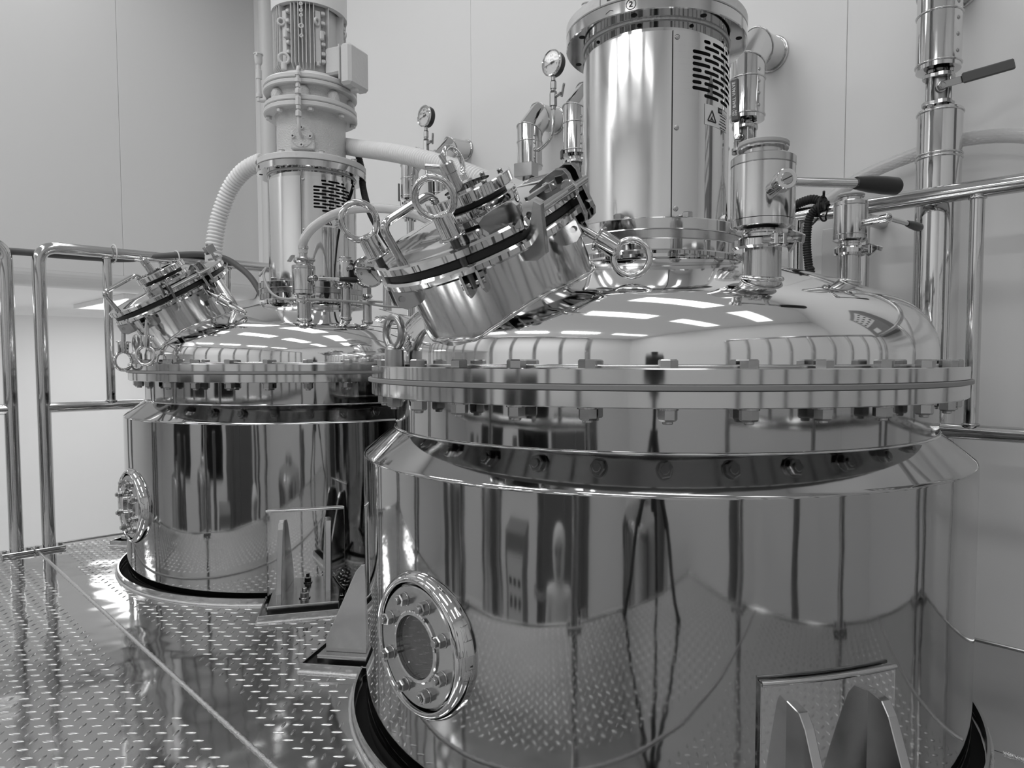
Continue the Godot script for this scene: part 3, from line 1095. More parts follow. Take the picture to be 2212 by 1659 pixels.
func drive(far: bool) -> void:
	var ox := FAR if far else 0.0
	var t := thing("agitator_drive", "agitator drive tower with grey ribbed motor on the tank behind" if far else "tall slotted steel agitator tower rising from the foreground dome", "agitator drive", Vector3(ox, 0, 0), 0.0, "agitator drives")
	# base collar
	var cl := holder("base_collar", t)
	var b := MB.new()
	b.lathe([Vector2(0.152, 0.79), Vector2(0.152, 0.8205)], 80)
	b.disc(0.1715, 0.8205, 0.8415, Transform3D(), 0.1, 0.002, 80)
	part(b, "lower_plate", M["mirror"], cl)
	b = MB.new()
	b.disc(0.1695, 0.8415, 0.8565, Transform3D(), 0.1, 0.0006, 80)
	part(b, "middle_plate", M["satin"], cl)
	b = MB.new()
	b.disc(0.1715, 0.8565, 0.877, Transform3D(), 0.1, 0.0015, 80)
	part(b, "upper_plate", M["satin_flange"], cl)
	var bolt := MB.new()
	bolt.disc(0.0105, 0.877, 0.879, Transform3D(), 0.0, 0.0004, 16)
	bolt.hex(0.0165, 0.879, 0.0095)
	var bm := bolt.mesh()
	for k in 8: put(bm, "bolt", M["bolt_steel"], cl, Transform3D(Basis(Vector3.UP, k * 0.7), polar(TAU * (k + 0.28) / 8, 0.156)))
	# black cylinder painted as the unlit inside behind the slots and bright end rings
	b = MB.new()
	b.lathe([Vector2(0.1335, 0.877), Vector2(0.1335, 1.215)], 64)
	part(b, "inside_shade", M["void"], t)
	b = MB.new()
	b.lathe([Vector2(0.1365, 1.200), Vector2(0.1365, 1.2255)], 80)
	part(b, "top_band", M["mirror"], t)
	b = MB.new()
	var wp := []
	var wr := []
	for k in 180:
		wp.append(polar(TAU * k / 180, 0.1385, 1.2245))
		wr.append(0.0022 + 0.0008 * sin(k * 1.9) + 0.0004 * rng.randf())
	b.tube(wp, 0.0028, 8, true)
	part(b, "top_weld", M["weld"], t)
	# sheet cover round the back and the slotted panel facing +x
	var a0 := deg_to_rad(132.0)
	var a1 := deg_to_rad(48.0 + 360.0)
	b = MB.new()
	b.lathe([Vector2(0.1388, 0.880), Vector2(0.1388, 1.2035), Vector2(0.1372, 1.2035)], 90, Transform3D(), a0, a1, 0.3)
	part(b, "sheet_cover", M["sheet_steel"], t)
	var R := 0.1398
	var rows := []
	var half := 0.0655
	for k in 10:
		var y := 1.192 - 0.0104 * k
		var sl := []
		var lim := half
		if k == 0 or k == 9: lim = half * 0.62
		elif k == 1: lim = half * 0.8
		var cuts := [[-0.0645, -0.0245], [-0.0185, 0.0215], [0.0275, 0.0645]] if k % 2 == 0 else [[-0.0645, -0.045], [-0.039, 0.001], [0.007, 0.047], [0.053, 0.0645]]
		for c: Array in cuts:
			var l := maxf(c[0], -lim)
			var m := minf(c[1], lim)
			if m - l > 0.009: sl.append([l, m])
		rows.append([y, sl])
	rows.reverse()
	var cp := part(slotted(R, PI / 2, -deg_to_rad(41.5) * R, deg_to_rad(41.5) * R, 0.880, 1.2035, rows, 0.0062), "slotted_panel", M["foil"], t)
	var ed := MB.new()
	for s: float in [-1.0, 1.0]: ed.box(Vector3(0.001, 0.323, 0.003), Transform3D(Basis(Vector3.UP, PI / 2 + s * deg_to_rad(41.5)), Vector3.ZERO) * at(Vector3(0, 1.0417, 0.1385)), 0.0002)
	part(ed, "panel_edge", M["void"], cp)
	var sc := MB.new()
	sc.lathe([Vector2(0.0048, 0.0), Vector2(0.0044, 0.0014), Vector2(0.0028, 0.0024), Vector2(0.0, 0.0026)], 14)
	sc.box(Vector3(0.005, 0.0012, 0.0011), at(Vector3(0, 0.0022, 0)), 0.0001)
	sc.box(Vector3(0.0011, 0.0012, 0.005), at(Vector3(0, 0.0022, 0)), 0.0001)
	var scm := sc.mesh()
	for s: float in [-1.0, 1.0]:
		for y: float in [1.192, 1.037, 0.897]:
			var az := PI / 2 + s * deg_to_rad(38.4)
			put(scm, "screw", M["bolt_steel"], cp, along(polar(az, R, y), polar(az, 1.0), Vector3.UP))
	# warning label
	var wl := MB.new()
	wl.lathe([Vector2(0.1402, -0.018), Vector2(0.1404, -0.018), Vector2(0.1404, 0.018), Vector2(0.1402, 0.018)], 20, at(Vector3(0, 1.067, 0)), deg_to_rad(74.5), deg_to_rad(105.0), 0.3)
	var wn := part(wl, "warning_label", M["paper"], t)
	wn.set_meta("label", "white warning label with black triangle")
	b = MB.new()
	for k in 3:
		var pa := Vector2(0, 0.0125).rotated(TAU * k / 3)
		var pb := Vector2(0, 0.0125).rotated(TAU * (k + 1) / 3)
		var pts := []
		for i in 7:
			var p := pa.lerp(pb, i / 6.0)
			pts.append(polar(deg_to_rad(82.0) + p.x / 0.14, 0.1404, 1.063 + p.y))
		b.tube(pts, 0.0014, 6)
	for i in 5: b.tube([polar(deg_to_rad(82.0) + (i - 2) * 0.0022 / 0.14, 0.1404, 1.0585), polar(deg_to_rad(82.0) + (0.4 - 0.2 * i) * 0.004 / 0.14, 0.1404, 1.067 - 0.0008 * i)], 0.0007, 5)
	for i in 9: b.tube([polar(deg_to_rad(89.6) + i * 0.01 * 1.15, 0.1404, 1.0852), polar(deg_to_rad(89.6) + i * 0.01 * 1.15, 0.1404, 1.0765)], 0.0009, 4)
	for e: Array in [[89.4, 104.4, 1.0855], [89.4, 104.4, 1.0762]]: b.tube([polar(deg_to_rad(e[0]), 0.1404, e[2]), polar(deg_to_rad((e[0] + e[1]) / 2), 0.1404, e[2]), polar(deg_to_rad(e[1]), 0.1404, e[2])], 0.0006, 4)
	part(b, "symbol", M["ink"], wn)
	put(bent_text("WARNING", 0.0062, deg_to_rad(97.0), 1.0808, 0.1408), "heading", M["paper"], wn)
	var lines := ["Moving parts can", "crush and cut.", "Keep hands clear.", "Do NOT operate with", "guard removed."]
	for k in lines.size(): put(bent_text(lines[k], 0.0032, deg_to_rad(97.0), 1.0725 - 0.0052 * k, 0.1406, 0.0003), "line", M["ink"], wn)
	# top flange pair
	b = MB.new()
	b.disc(0.172, 1.2255, 1.2475, Transform3D(), 0.12, 0.0015, 80)
	var tf := part(b, "top_flange", M["satin_flange"], t)
	b = MB.new()
	for k in 8:
		var q := polar(TAU * (k + 0.5) / 8, 0.157, 1.2253)
		b.disc(0.0058, -0.0006, 0.0006, at(q), 0.0, 0.0002, 16)
	part(b, "bolt_hole", M["void"], tf)
	b = MB.new()
	b.disc(0.172, 1.2485, 1.268, Transform3D(), 0.08, 0.0015, 80)
	part(b, "drive_flange", M["machine_paint"], t)
	if not far:
		put(bent_text("2", 0.013, deg_to_rad(22.0), 1.2372, 0.1724), "pen_mark", M["ink"], tf)
		b = MB.new()
		var ring := []
		for k in 24: ring.append(polar(deg_to_rad(22.0) + 0.0085 * sin(TAU * k / 24) / 0.172, 0.1722, 1.2372 + 0.0085 * cos(TAU * k / 24)))
		b.tube(ring, 0.0006, 5, true)
		b.tube([polar(deg_to_rad(6), 0.1722, 1.232), polar(deg_to_rad(9), 0.1722, 1.236), polar(deg_to_rad(11), 0.1722, 1.2335)], 0.0005, 4)
		b.tube([polar(deg_to_rad(2), 0.1722, 1.2495), polar(deg_to_rad(2), 0.1722, 1.267)], 0.0005, 4)
		part(b, "pen_ring", M["ink"], tf)
		put(bent_text("Z", 0.014, deg_to_rad(8.0), 1.258, 0.1724), "pen_letter", M["ink"], tf)
	else:
		put(bent_text("Q", 0.012, deg_to_rad(-5.0), 1.2372, 0.1724), "pen_mark", M["ink"], tf)
		put(bent_text("0|", 0.014, deg_to_rad(-16.0), 1.258, 0.1724), "pen_letter", M["ink"], tf)
	# cast housing and gearbox flanges
	b = MB.new()
	b.lathe([Vector2(0.135, 1.268), Vector2(0.116, 1.273), Vector2(0.1095, 1.283), Vector2(0.108, 1.30), Vector2(0.108, 1.40), Vector2(0.113, 1.416)], 72, Transform3D(), 0, TAU, 0.9)
	part(b, "housing", M["cast_paint"], t)
	b = MB.new()
	b.disc(0.146, 1.416, 1.4325, Transform3D(), 0.09, 0.003, 80)
	part(b, "gear_flange", M["machine_paint"], t)
	b = MB.new()
	b.disc(0.145, 1.434, 1.450, Transform3D(), 0.09, 0.003, 80)
	part(b, "gear_flange", M["machine_paint"], t)
	var gb := MB.new()
	gb.lathe([Vector2(0.124, 1.450), Vector2(0.118, 1.456), Vector2(0.118, 1.478), Vector2(0.124, 1.485)], 64, Transform3D(), 0, TAU, 0.9)
	for k in 8:
		var q := polar(TAU * k / 8 + 0.12, 0.119, 1.45)
		gb.lathe([Vector2(0.021, 0.0), Vector2(0.020, 0.02), Vector2(0.014, 0.032), Vector2(0.0, 0.036)], 20, at(q), 0, TAU, 0.9)
	part(gb, "gear_case", M["cast_paint"], t)
	b = MB.new()
	b.disc(0.146, 1.485, 1.4995, Transform3D(), 0.09, 0.003, 80)
	part(b, "gear_flange", M["machine_paint"], t)
	b = MB.new()
	b.lathe([Vector2(0.09, 1.501), Vector2(0.143, 1.501), Vector2(0.146, 1.504), Vector2(0.146, 1.514), Vector2(0.142, 1.519), Vector2(0.118, 1.524), Vector2(0.112, 1.535), Vector2(0.09, 1.537)], 80)
	part(b, "motor_flange", M["machine_paint"], t)
	bolt = MB.new()
	bolt.disc(0.0098, -0.002, 0.0, Transform3D(), 0.0, 0.0004, 16)
	bolt.hex(0.0165, -0.011, 0.009)
	bm = bolt.mesh()
	for k in 8: put(bm, "gear_bolt", M["machine_paint"], t, Transform3D(Basis(Vector3.UP, k * 0.5), polar(TAU * k / 8 + 0.3, 0.131, 1.416)))
	for k in 8: put(bm, "gear_bolt", M["machine_paint"], t, Transform3D(Basis(Vector3.UP, k * 0.5), polar(TAU * (k + 0.5) / 8 + 0.1, 0.156, 1.279)))
	for k in 4: put(bm, "gear_bolt", M["machine_paint"], t, Transform3D(Basis(Vector3.UP, k * 0.5), polar(TAU * (k + 0.5) / 4 + 0.1, 0.131, 1.530)))
	# oil pipe in front of the gearbox with a round pump cover
	var pz := deg_to_rad(49.0)
	var pc := along(polar(pz, 0.104, 1.327), polar(pz, 1.0), Vector3.UP)
	b = MB.new()
	b.lathe([Vector2(0.0, 0.0), Vector2(0.0345, 0.0), Vector2(0.0345, 0.016), Vector2(0.032, 0.019), Vector2(0.0, 0.019)], 40, pc)
	b.box(Vector3(0.03, 0.016, 0.074), pc * at(Vector3(-0.022, 0.008, 0)), 0.003)
	var pump := part(b, "pump_cover", M["cast_paint"], t)
	b = MB.new()
	for k in 4:
		var q := polar(TAU * k / 4, 0.0265)
		b.lathe([Vector2(0.0062, 0.019), Vector2(0.0062, 0.026), Vector2(0.0032, 0.026), Vector2(0.0032, 0.022)], 14, pc * at(q))
	part(b, "cap_screw", M["machine_paint"], pump)
	b = MB.new()
	var oil := [polar(pz, 0.125, 1.327), polar(pz, 0.142, 1.332), polar(pz, 0.152, 1.345), polar(pz, 0.155, 1.37), polar(pz, 0.157, 1.40), polar(pz, 0.158, 1.47), polar(pz, 0.157, 1.51), polar(pz, 0.150, 1.527), polar(pz, 0.138, 1.530)]
	b.tube(spline(oil, 4), 0.0052, 12)
	for e: Array in [[1.385, 0.016, 0.0085], [1.405, 0.012, 0.0068], [1.424, 0.026, 0.0082], [1.452, 0.014, 0.0088], [1.47, 0.010, 0.0068], [1.486, 0.012, 0.0088], [1.505, 0.008, 0.0078]]:
		b.hex(e[2] * 2, e[0] - e[1] / 2, e[1], at(polar(pz, 0.1575)))
	part(b, "oil_pipe", M["machine_paint"], t)
	# oil filler on the left flank
	var oz := deg_to_rad(-42.0)
	b = MB.new()
	var oc := polar(oz, 0.166)
	b.tube([polar(oz, 0.14, 1.478), polar(oz, 0.162, 1.478)], 0.0075, 10)
	b.tube([oc + Vector3(0, 1.474, 0), oc + Vector3(0, 1.595, 0)], 0.0075, 14)
	b.disc(0.0105, 1.486, 1.498, at(oc), 0.0, 0.001, 20)
	b.disc(0.0095, 1.545, 1.575, at(oc), 0.0, 0.001, 20)
	b.disc(0.0055, 1.575, 1.592, at(oc), 0.0, 0.001, 14)
	b.lathe([Vector2(0.008, 1.59), Vector2(0.012, 1.598), Vector2(0.013, 1.622), Vector2(0.0, 1.622)], 20, at(oc))
	b.disc(0.0155, 1.622, 1.6265, at(oc), 0.0, 0.001, 24)
	b.tube([oc + Vector3(0.012, 1.622, 0.01), oc + Vector3(0.014, 1.614, 0.012)], 0.003, 8)
	part(b, "oil_filler", M["pipe_paint"], t)
	# finned motor
	b = MB.new()
	b.lathe([Vector2(0.090, 1.535), Vector2(0.090, 1.76)], 64)
	var mo := part(b, "motor_body", M["machine_paint"], t)
	var fin := MB.new()
	fin.prism(PackedVector2Array([Vector2(0.086, 1.553), Vector2(0.100, 1.543), Vector2(0.1135, 1.558), Vector2(0.1135, 1.745), Vector2(0.086, 1.745)]), 0.0026, Transform3D(Basis(Vector3(0, 0, 1), Vector3(0, 1, 0), Vector3(-1, 0, 0)), Vector3.ZERO), 0.0004)
	var fm := fin.mesh()
	var lugs := [20.0, 80.0, -40.0, -100.0, 140.0, 200.0]
	for k in 60:
		var az := deg_to_rad(6.0 * k + 3.0)
		var skip := false
		for l: float in lugs:
			if absf(angle_difference(az, deg_to_rad(l))) < deg_to_rad(9.5): skip = true
		if absf(angle_difference(az, deg_to_rad(112.0))) < deg_to_rad(16.0): skip = true
		if not skip: put(fm, "fin", M["machine_paint"], mo, Transform3D(Basis(Vector3.UP, az), Vector3.ZERO))
	# bosses between the fins
	for l: float in lugs:
		var xf := Transform3D(Basis(Vector3.UP, deg_to_rad(l)), Vector3.ZERO)
		b = MB.new()
		b.box(Vector3(0.018, 0.16, 0.02), xf * at(Vector3(-0.007, 1.645, 0.096)), 0.002)
		for y: float in [1.572, 1.595, 1.625, 1.66, 1.69, 1.72]: b.box(Vector3(0.012, 0.011, 0.022), xf * at(Vector3(0.009, y, 0.099)), 0.002)
		b.box(Vector3(0.013, 0.028, 0.022), xf * at(Vector3(0.003, 1.65, 0.104)), 0.003)
		b.ring(xf * Vector3(-0.012, 1.688, 0.112), xf.basis * Vector3(0.6, 0, 0.8), 0.010, 0.0038, 18, 8)
		b.hex(0.011, 1.556, 0.012, xf * at(Vector3(-0.008, 0, 0.104)))
		part(b, "boss", M["machine_paint"], mo)
	b = MB.new()
	for y: float in [1.735, 1.715, 1.70, 1.668, 1.638]:
		var rr := 0.0062 if y == 1.668 else 0.0042
		b.ring(polar(deg_to_rad(50), 0.1145, y), polar(deg_to_rad(50), 1.0), rr, 0.0022, 16, 6)
	b.box(Vector3(0.002, 0.12, 0.004), Transform3D(Basis(Vector3.UP, deg_to_rad(50)), Vector3.ZERO) * at(Vector3(0, 1.69, 0.1135)), 0.0004)
	part(b, "sensor_studs", M["machine_paint"], mo)
	b = MB.new()
	b.ring(polar(deg_to_rad(21), 0.118, 1.571), polar(deg_to_rad(60), 1.0), 0.015, 0.0045, 24, 10)
	b.disc(0.009, 1.535, 1.558, at(polar(deg_to_rad(21), 0.118)), 0.0, 0.002, 16)
	part(b, "lifting_eye", M["machine_paint"], mo)
	b = MB.new()
	b.lathe([Vector2(0.10, 1.742), Vector2(0.1175, 1.742), Vector2(0.1185, 1.90), Vector2(0.112, 1.925), Vector2(0.0, 1.93)], 72)
	part(b, "fan_cowl", M["fan_cowl"], t)
	# terminal box on the right flank
	var tb := Transform3D(Basis(Vector3.UP, deg_to_rad(112.0)), Vector3.ZERO)
	b = MB.new()
	b.box(Vector3(0.085, 0.085, 0.06), tb * at(Vector3(0, 1.575, 0.122)), 0.006)
	b.box(Vector3(0.096, 0.108, 0.004), tb * at(Vector3(0, 1.565, 0.152)), 0.001)
	b.box(Vector3(0.10, 0.128, 0.042), tb * at(Vector3(0, 1.556, 0.176)), 0.009)
	b.disc(0.013, 1.508, 1.522, tb * at(Vector3(0.0, -0.025, 0.175)), 0.0, 0.002, 18)
	part(b, "terminal_box", M["machine_paint"], t)

# ------------------------------------------------------------------ valves on the tanks
func ball_valve(label: String, base: Vector3, y: Dictionary, r: float, hub: Vector3, lever: Array, topped: bool, clamp_dir: float) -> void:
	# y: bottom of clamp etc; r: body radius; hub end point; lever [start, grip start, end]
	var t := thing("ball_valve", label, "valve", base, 0.0, "ball valves on the tanks")
	var o := Vector3(base.x, 0, base.z)
	var k := r / 0.044
	var lift := base.y
	var Y := func(v: float) -> float: return v - lift
	var pr := 0.0265 * k
	var b := MB.new()
	b.lathe([Vector2(pr, -0.05), Vector2(pr, Y.call(y.clamp0))], 40)
	part(b, "stub_pipe", M["satin"], t)
	b = MB.new()
	b.ring(Vector3(0, 0.002, 0), Vector3(base.x - (FAR if base.x < -0.6 else 0.0), 2.2, base.z).normalized(), pr + 0.001, 0.0035 * k, 40, 8)
	part(b, "weld_collar", M["mirror"], t)
	# hinged clamp with wing nut
	var c0: float = Y.call(y.clamp0)
	var c1: float = Y.call(y.clamp1)
	b = MB.new()
	b.lathe([Vector2(pr * 0.9, c0), Vector2(r * 0.86, c0), Vector2(r * 0.94, c0 + 0.003), Vector2(r * 0.94, c1 - 0.003), Vector2(r * 0.86, c1), Vector2(pr * 0.9, c1)], 48, Transform3D(), 0, TAU, 0.3)
	var cd := polar(clamp_dir, 1.0)
	var cs := Vector3.UP.cross(cd)
	var cm := (c0 + c1) / 2
	for q: float in [-1.0, 1.0]: b.box(Vector3(0.006 * k, (c1 - c0) * 1.0, 0.022 * k), Transform3D(Basis(cs, Vector3.UP, cd), cd * (r * 1.1) + cs * (q * 0.006 * k) + Vector3(0, cm, 0)), 0.001)
	var cl := part(b, "clamp_band", M["mirror"], t)
	b = MB.new()
	b.tube([cd * (r * 1.05) - cs * 0.02 * k + Vector3(0, cm, 0), cd * (r * 1.15) + cs * 0.024 * k + Vector3(0, cm, 0)], 0.0045 * k, 10)
	b.box(Vector3(0.004 * k, 0.012 * k, 0.045 * k), Transform3D(Basis(cs, Vector3.UP, cd), Vector3.ZERO) * Transform3D(Basis(Vector3.RIGHT, 0.35), Vector3(0.022 * k, cm + 0.004, r * 1.3)), 0.001)
	b.box(Vector3(0.004 * k, 0.012 * k, 0.03 * k), Transform3D(Basis(cs, Vector3.UP, cd), Vector3.ZERO) * Transform3D(Basis(Vector3.RIGHT, -0.6), Vector3(0.022 * k, cm - 0.003, r * 1.12)), 0.001)
	part(b, "wing_nut", M["satin"], cl)
	b = MB.new()
	for q: float in [-1.0, 1.0]:
		b.lathe([Vector2(0, 0), Vector2(0.005 * k, 0), Vector2(0.005 * k, 0.004 * k), Vector2(0, 0.005 * k)], 12, along(polar(clamp_dir + PI * 0.72, r * 0.95, cm + q * (c1 - c0) * 0.55), Vector3(0, q, 0)))
	b.tube([polar(clamp_dir + PI * 0.72, r * 0.95, c0 - 0.002), polar(clamp_dir + PI * 0.72, r * 0.95, c1 + 0.002)], 0.004 * k, 10)
	part(b, "clamp_hinge", M["bolt_steel"], cl)
	# body
	var b0: float = Y.call(y.body0)
	var b1: float = Y.call(y.body1)
	b = MB.new()
	b.lathe([Vector2(pr, c1), Vector2(pr, c1 + (b0 - c1) * 0.25), Vector2(r * 0.62, c1 + (b0 - c1) * 0.32), Vector2(r * 0.62, c1 + (b0 - c1) * 0.42), Vector2(r * 0.82, c1 + (b0 - c1) * 0.44), Vector2(r * 1.0, c1 + (b0 - c1) * 0.62), Vector2(r * 1.0, b0)], 56, Transform3D(), 0, TAU, 0.3)
	b.lathe([Vector2(r * 0.97, b0), Vector2(r * 0.99, b0 + 0.001), Vector2(r * 0.99, b1 - 0.001), Vector2(r * 0.97, b1)], 56, Transform3D(), 0, TAU, 0.3)
	part(b, "body", M["satin_nozzle"], t)
	b = MB.new()
	var h1: float = (b1 - b0) * 0.16
	b.lathe([Vector2(r * 0.97, b1), Vector2(r * 1.0, b1 + 0.0006), Vector2(r * 1.0, b1 + h1 - 0.0015), Vector2(r * 0.96, b1 + h1), Vector2(pr * 1.05, b1 + h1 + 0.001), Vector2(pr * 1.05, b1 + h1 + 0.013 * k)], 56, Transform3D(), 0, TAU, 0.3)
	part(b, "end_plate", M["satin"], t)
	var ct := b1 + h1 + 0.0105 * k
	b = MB.new()
	b.disc(r * 0.77, ct, ct + 0.0035 * k, Transform3D(), pr * 0.85, 0.0008, 44)
	part(b, "ferrule", M["satin"], t)
	if topped:
		b = MB.new()
		b.disc(r * 0.79, ct + 0.0035 * k, ct + 0.0105 * k, Transform3D(), pr * 0.8, 0.0015, 44)
		var g := part(b, "cap_gasket", M["gasket_white"], t)
		g.set_meta("label", "grey gasket ring on the open end")
	# hub and lever
	var hb := hub - base
	var hy := Vector3(0, hb.y, 0)
	var hd := Vector3(hb.x, 0, hb.z).normalized()
	var hl := Vector3(hb.x, 0, hb.z).length()
	var hx := along(hy, hd, Vector3.UP)
	b = MB.new()
	b.lathe([Vector2(0.0095 * k, r * 0.8), Vector2(0.0095 * k, hl - 0.022 * k), Vector2(0.0128 * k, hl - 0.022 * k), Vector2(0.0132 * k, hl - 0.021 * k), Vector2(0.0132 * k, hl - 0.001), Vector2(0.0122 * k, hl), Vector2(0.0, hl)], 36, hx, 0, TAU, 0.3)
	part(b, "stem_hub", M["mirror"], t)
	b = MB.new()
	b.lathe([Vector2(0.0078 * k, hl), Vector2(0.0070 * k, hl + 0.0012), Vector2(0.0, hl + 0.0018)], 24, hx)
	var sc := part(b, "slotted_screw", M["bolt_steel"], t)
	b = MB.new()
	b.box(Vector3(0.0013 * k, 0.001, 0.013 * k), hx * Transform3D(Basis(Vector3.UP, 0.45), Vector3(0, hl + 0.0014, 0)), 0.0001)
	part(b, "screw_slot", M["ink"], sc)
	var L := []
	for p: Vector3 in lever: L.append(p - base)
	b = MB.new()
	b.tube([L[0], L[1]], 0.0062 * k, 14)
	var lv := part(b, "lever", M["tube_steel"], t)
	b = MB.new()
	var gd: Vector3 = (L[2] - L[1]).normalized()
	var gl: float = (L[2] - L[1]).length()
	b.lathe([Vector2(0.0, -0.004), Vector2(0.008 * k, -0.004), Vector2(0.0105 * k, gl * 0.25), Vector2(0.0115 * k, gl * 0.6), Vector2(0.0115 * k, gl - 0.004), Vector2(0.009 * k, gl), Vector2(0.0, gl)], 28, along(L[1], gd), 0, TAU, 0.7)
	var gp := part(b, "grip", M["black_plastic"], lv)
	gp.set_meta("label", "black plastic lever grip")

func valves() -> void:
	var q := Vector3(0.345, dome_y(0.409), 0.22)
	ball_valve("large steel ball valve with long black grip beside the slotted tower", q, {clamp0 = 0.784, clamp1 = 0.799, body0 = 0.8235, body1 = 0.8988}, 0.044, Vector3(0.4145, 0.859, 0.290), [Vector3(0.412, 0.859, 0.270), Vector3(0.469, 0.859, 0.202), Vector3(0.500, 0.859, 0.148)], true, 0.9)
	q = Vector3(0.382, dome_y(0.382), 0.004)
	ball_valve("small steel ball valve at the right rim of the foreground dome", q, {clamp0 = 0.7957, clamp1 = 0.8092, body0 = 0.827, body1 = 0.8725}, 0.0258, Vector3(0.448, 0.843, 0.026), [Vector3(0.446, 0.843, 0.016), Vector3(0.452, 0.843, -0.045), Vector3(0.455, 0.843, -0.092)], true, 1.4)
	q = Vector3(FAR + 0.352, dome_y(0.41), 0.212)
	ball_valve("steel ball valve feeding the clear braided hose on the tank behind", q, {clamp0 = 0.7886, clamp1 = 0.7987, body0 = 0.822, body1 = 0.881}, 0.031, Vector3(FAR + 0.405, 0.853, 0.205), [Vector3(FAR + 0.408, 0.853, 0.197), Vector3(FAR + 0.432, 0.853, 0.145), Vector3(FAR + 0.44, 0.853, 0.1)], false, -1.2)
	q = Vector3(FAR + 0.38, dome_y(0.393), 0.1)
	ball_valve("open-topped ball valve between the braided hose and the dial on the tank behind", q, {clamp0 = 0.836, clamp1 = 0.848, body0 = 0.864, body1 = 0.908}, 0.0232, Vector3(FAR + 0.425, 0.889, 0.108), [Vector3(FAR + 0.427, 0.889, 0.1), Vector3(FAR + 0.44, 0.889, 0.05), Vector3(FAR + 0.445, 0.889, 0.02)], false, -1.2)

# ------------------------------------------------------------------ wall pipework
func wall_valve(t: Node3D, x: float, y: float, z: float, front: Vector3, lever: Vector3, len: float, writing: bool) -> void:
	# two-flange ball valve with tie rods, stem nut and flat lever; centred at (x, y, z)
	var v := holder("shutoff_valve", t)
	var c := Vector3(x, y, z)
	var side := Vector3.UP.cross(front)
	var b := MB.new()
	b.lathe([Vector2(0.014, -0.05), Vector2(0.018, -0.03), Vector2(0.022, -0.026), Vector2(0.024, 0.0), Vector2(0.022, 0.026), Vector2(0.018, 0.03), Vector2(0.014, 0.05)], 28, at(c), 0, TAU, 0.5)
	part(b, "valve_body", M["cast_steel"], v)
	b = MB.new()
	for s: float in [-1.0, 1.0]:
		var poly := PackedVector2Array()
		for k in 24:
			var a := TAU * k / 24
			var rr := 0.030 + 0.0065 * absf(cos(2.0 * a + PI / 2))
			poly.append(Vector2(rr * cos(a), rr * sin(a)))
		b.prism(poly, 0.009, along(c + Vector3(0, s * 0.031, 0), Vector3.UP) * Transform3D(Basis(Vector3.RIGHT, PI / 2), Vector3.ZERO), 0.0008)
	part(b, "end_flange", M["satin"], v)
	b = MB.new()
	for k in 4:
		var q := c + (front * cos(PI / 4 + k * PI / 2) + side * sin(PI / 4 + k * PI / 2)) * 0.029
		b.tube([q - Vector3(0, 0.045, 0), q + Vector3(0, 0.045, 0)], 0.0035, 10)
		b.hex(0.0115, -0.044, 0.008, at(q))
		b.hex(0.0115, 0.036, 0.008, at(q))
	part(b, "tie_rod", M["bolt_steel"], v)
	b = MB.new()
	var st := along(c, front, Vector3.UP)
	b.lathe([Vector2(0.0115, 0.018), Vector2(0.0115, 0.032), Vector2(0.006, 0.033), Vector2(0.006, 0.045)], 20, st)
	b.hex(0.018, 0.035, 0.008, st)
	part(b, "stem", M["bolt_steel"], v)
	# flat lever: neck then grip
	var s0 := c + front * 0.036
	var s1 := s0 + lever * 0.028 + front * 0.004
	var s2 := s1 + lever * 0.012 + front * 0.008
	b = MB.new()
	var wide := front.cross(lever).normalized()
	b.box(Vector3(0.016, 0.045, 0.003), Transform3D(Basis(wide, lever, wide.cross(lever)), (s0 + s2) / 2), 0.0008)
	part(b, "lever", M["satin"], v)
	b = MB.new()
	b.box(Vector3(0.0235, len, 0.008), Transform3D(Basis(wide, lever, wide.cross(lever)), s2 + lever * len / 2), 0.003)
	var g := part(b, "lever_sleeve", M["soft_grip"], v)
	g.set_meta("label", "dark plastic lever sleeve")
	if writing:
		for e: Array in [["BALL VALVE", 0.013, 0.62, 0.0], ["ON )", 0.0085, 0.2, 0.0035], ["OFF", 0.0085, 0.18, -0.0045]]:
			var o := put(flat_text(e[0], e[1], 0.0008), "lettering", M["paper"], v)
			var xx := lever
			var zz := front
			o.transform = Transform3D(Basis(xx, zz.cross(xx), zz), s2 + lever * (len * e[2]) + zz.cross(xx) * e[3] + front * 0.0043)

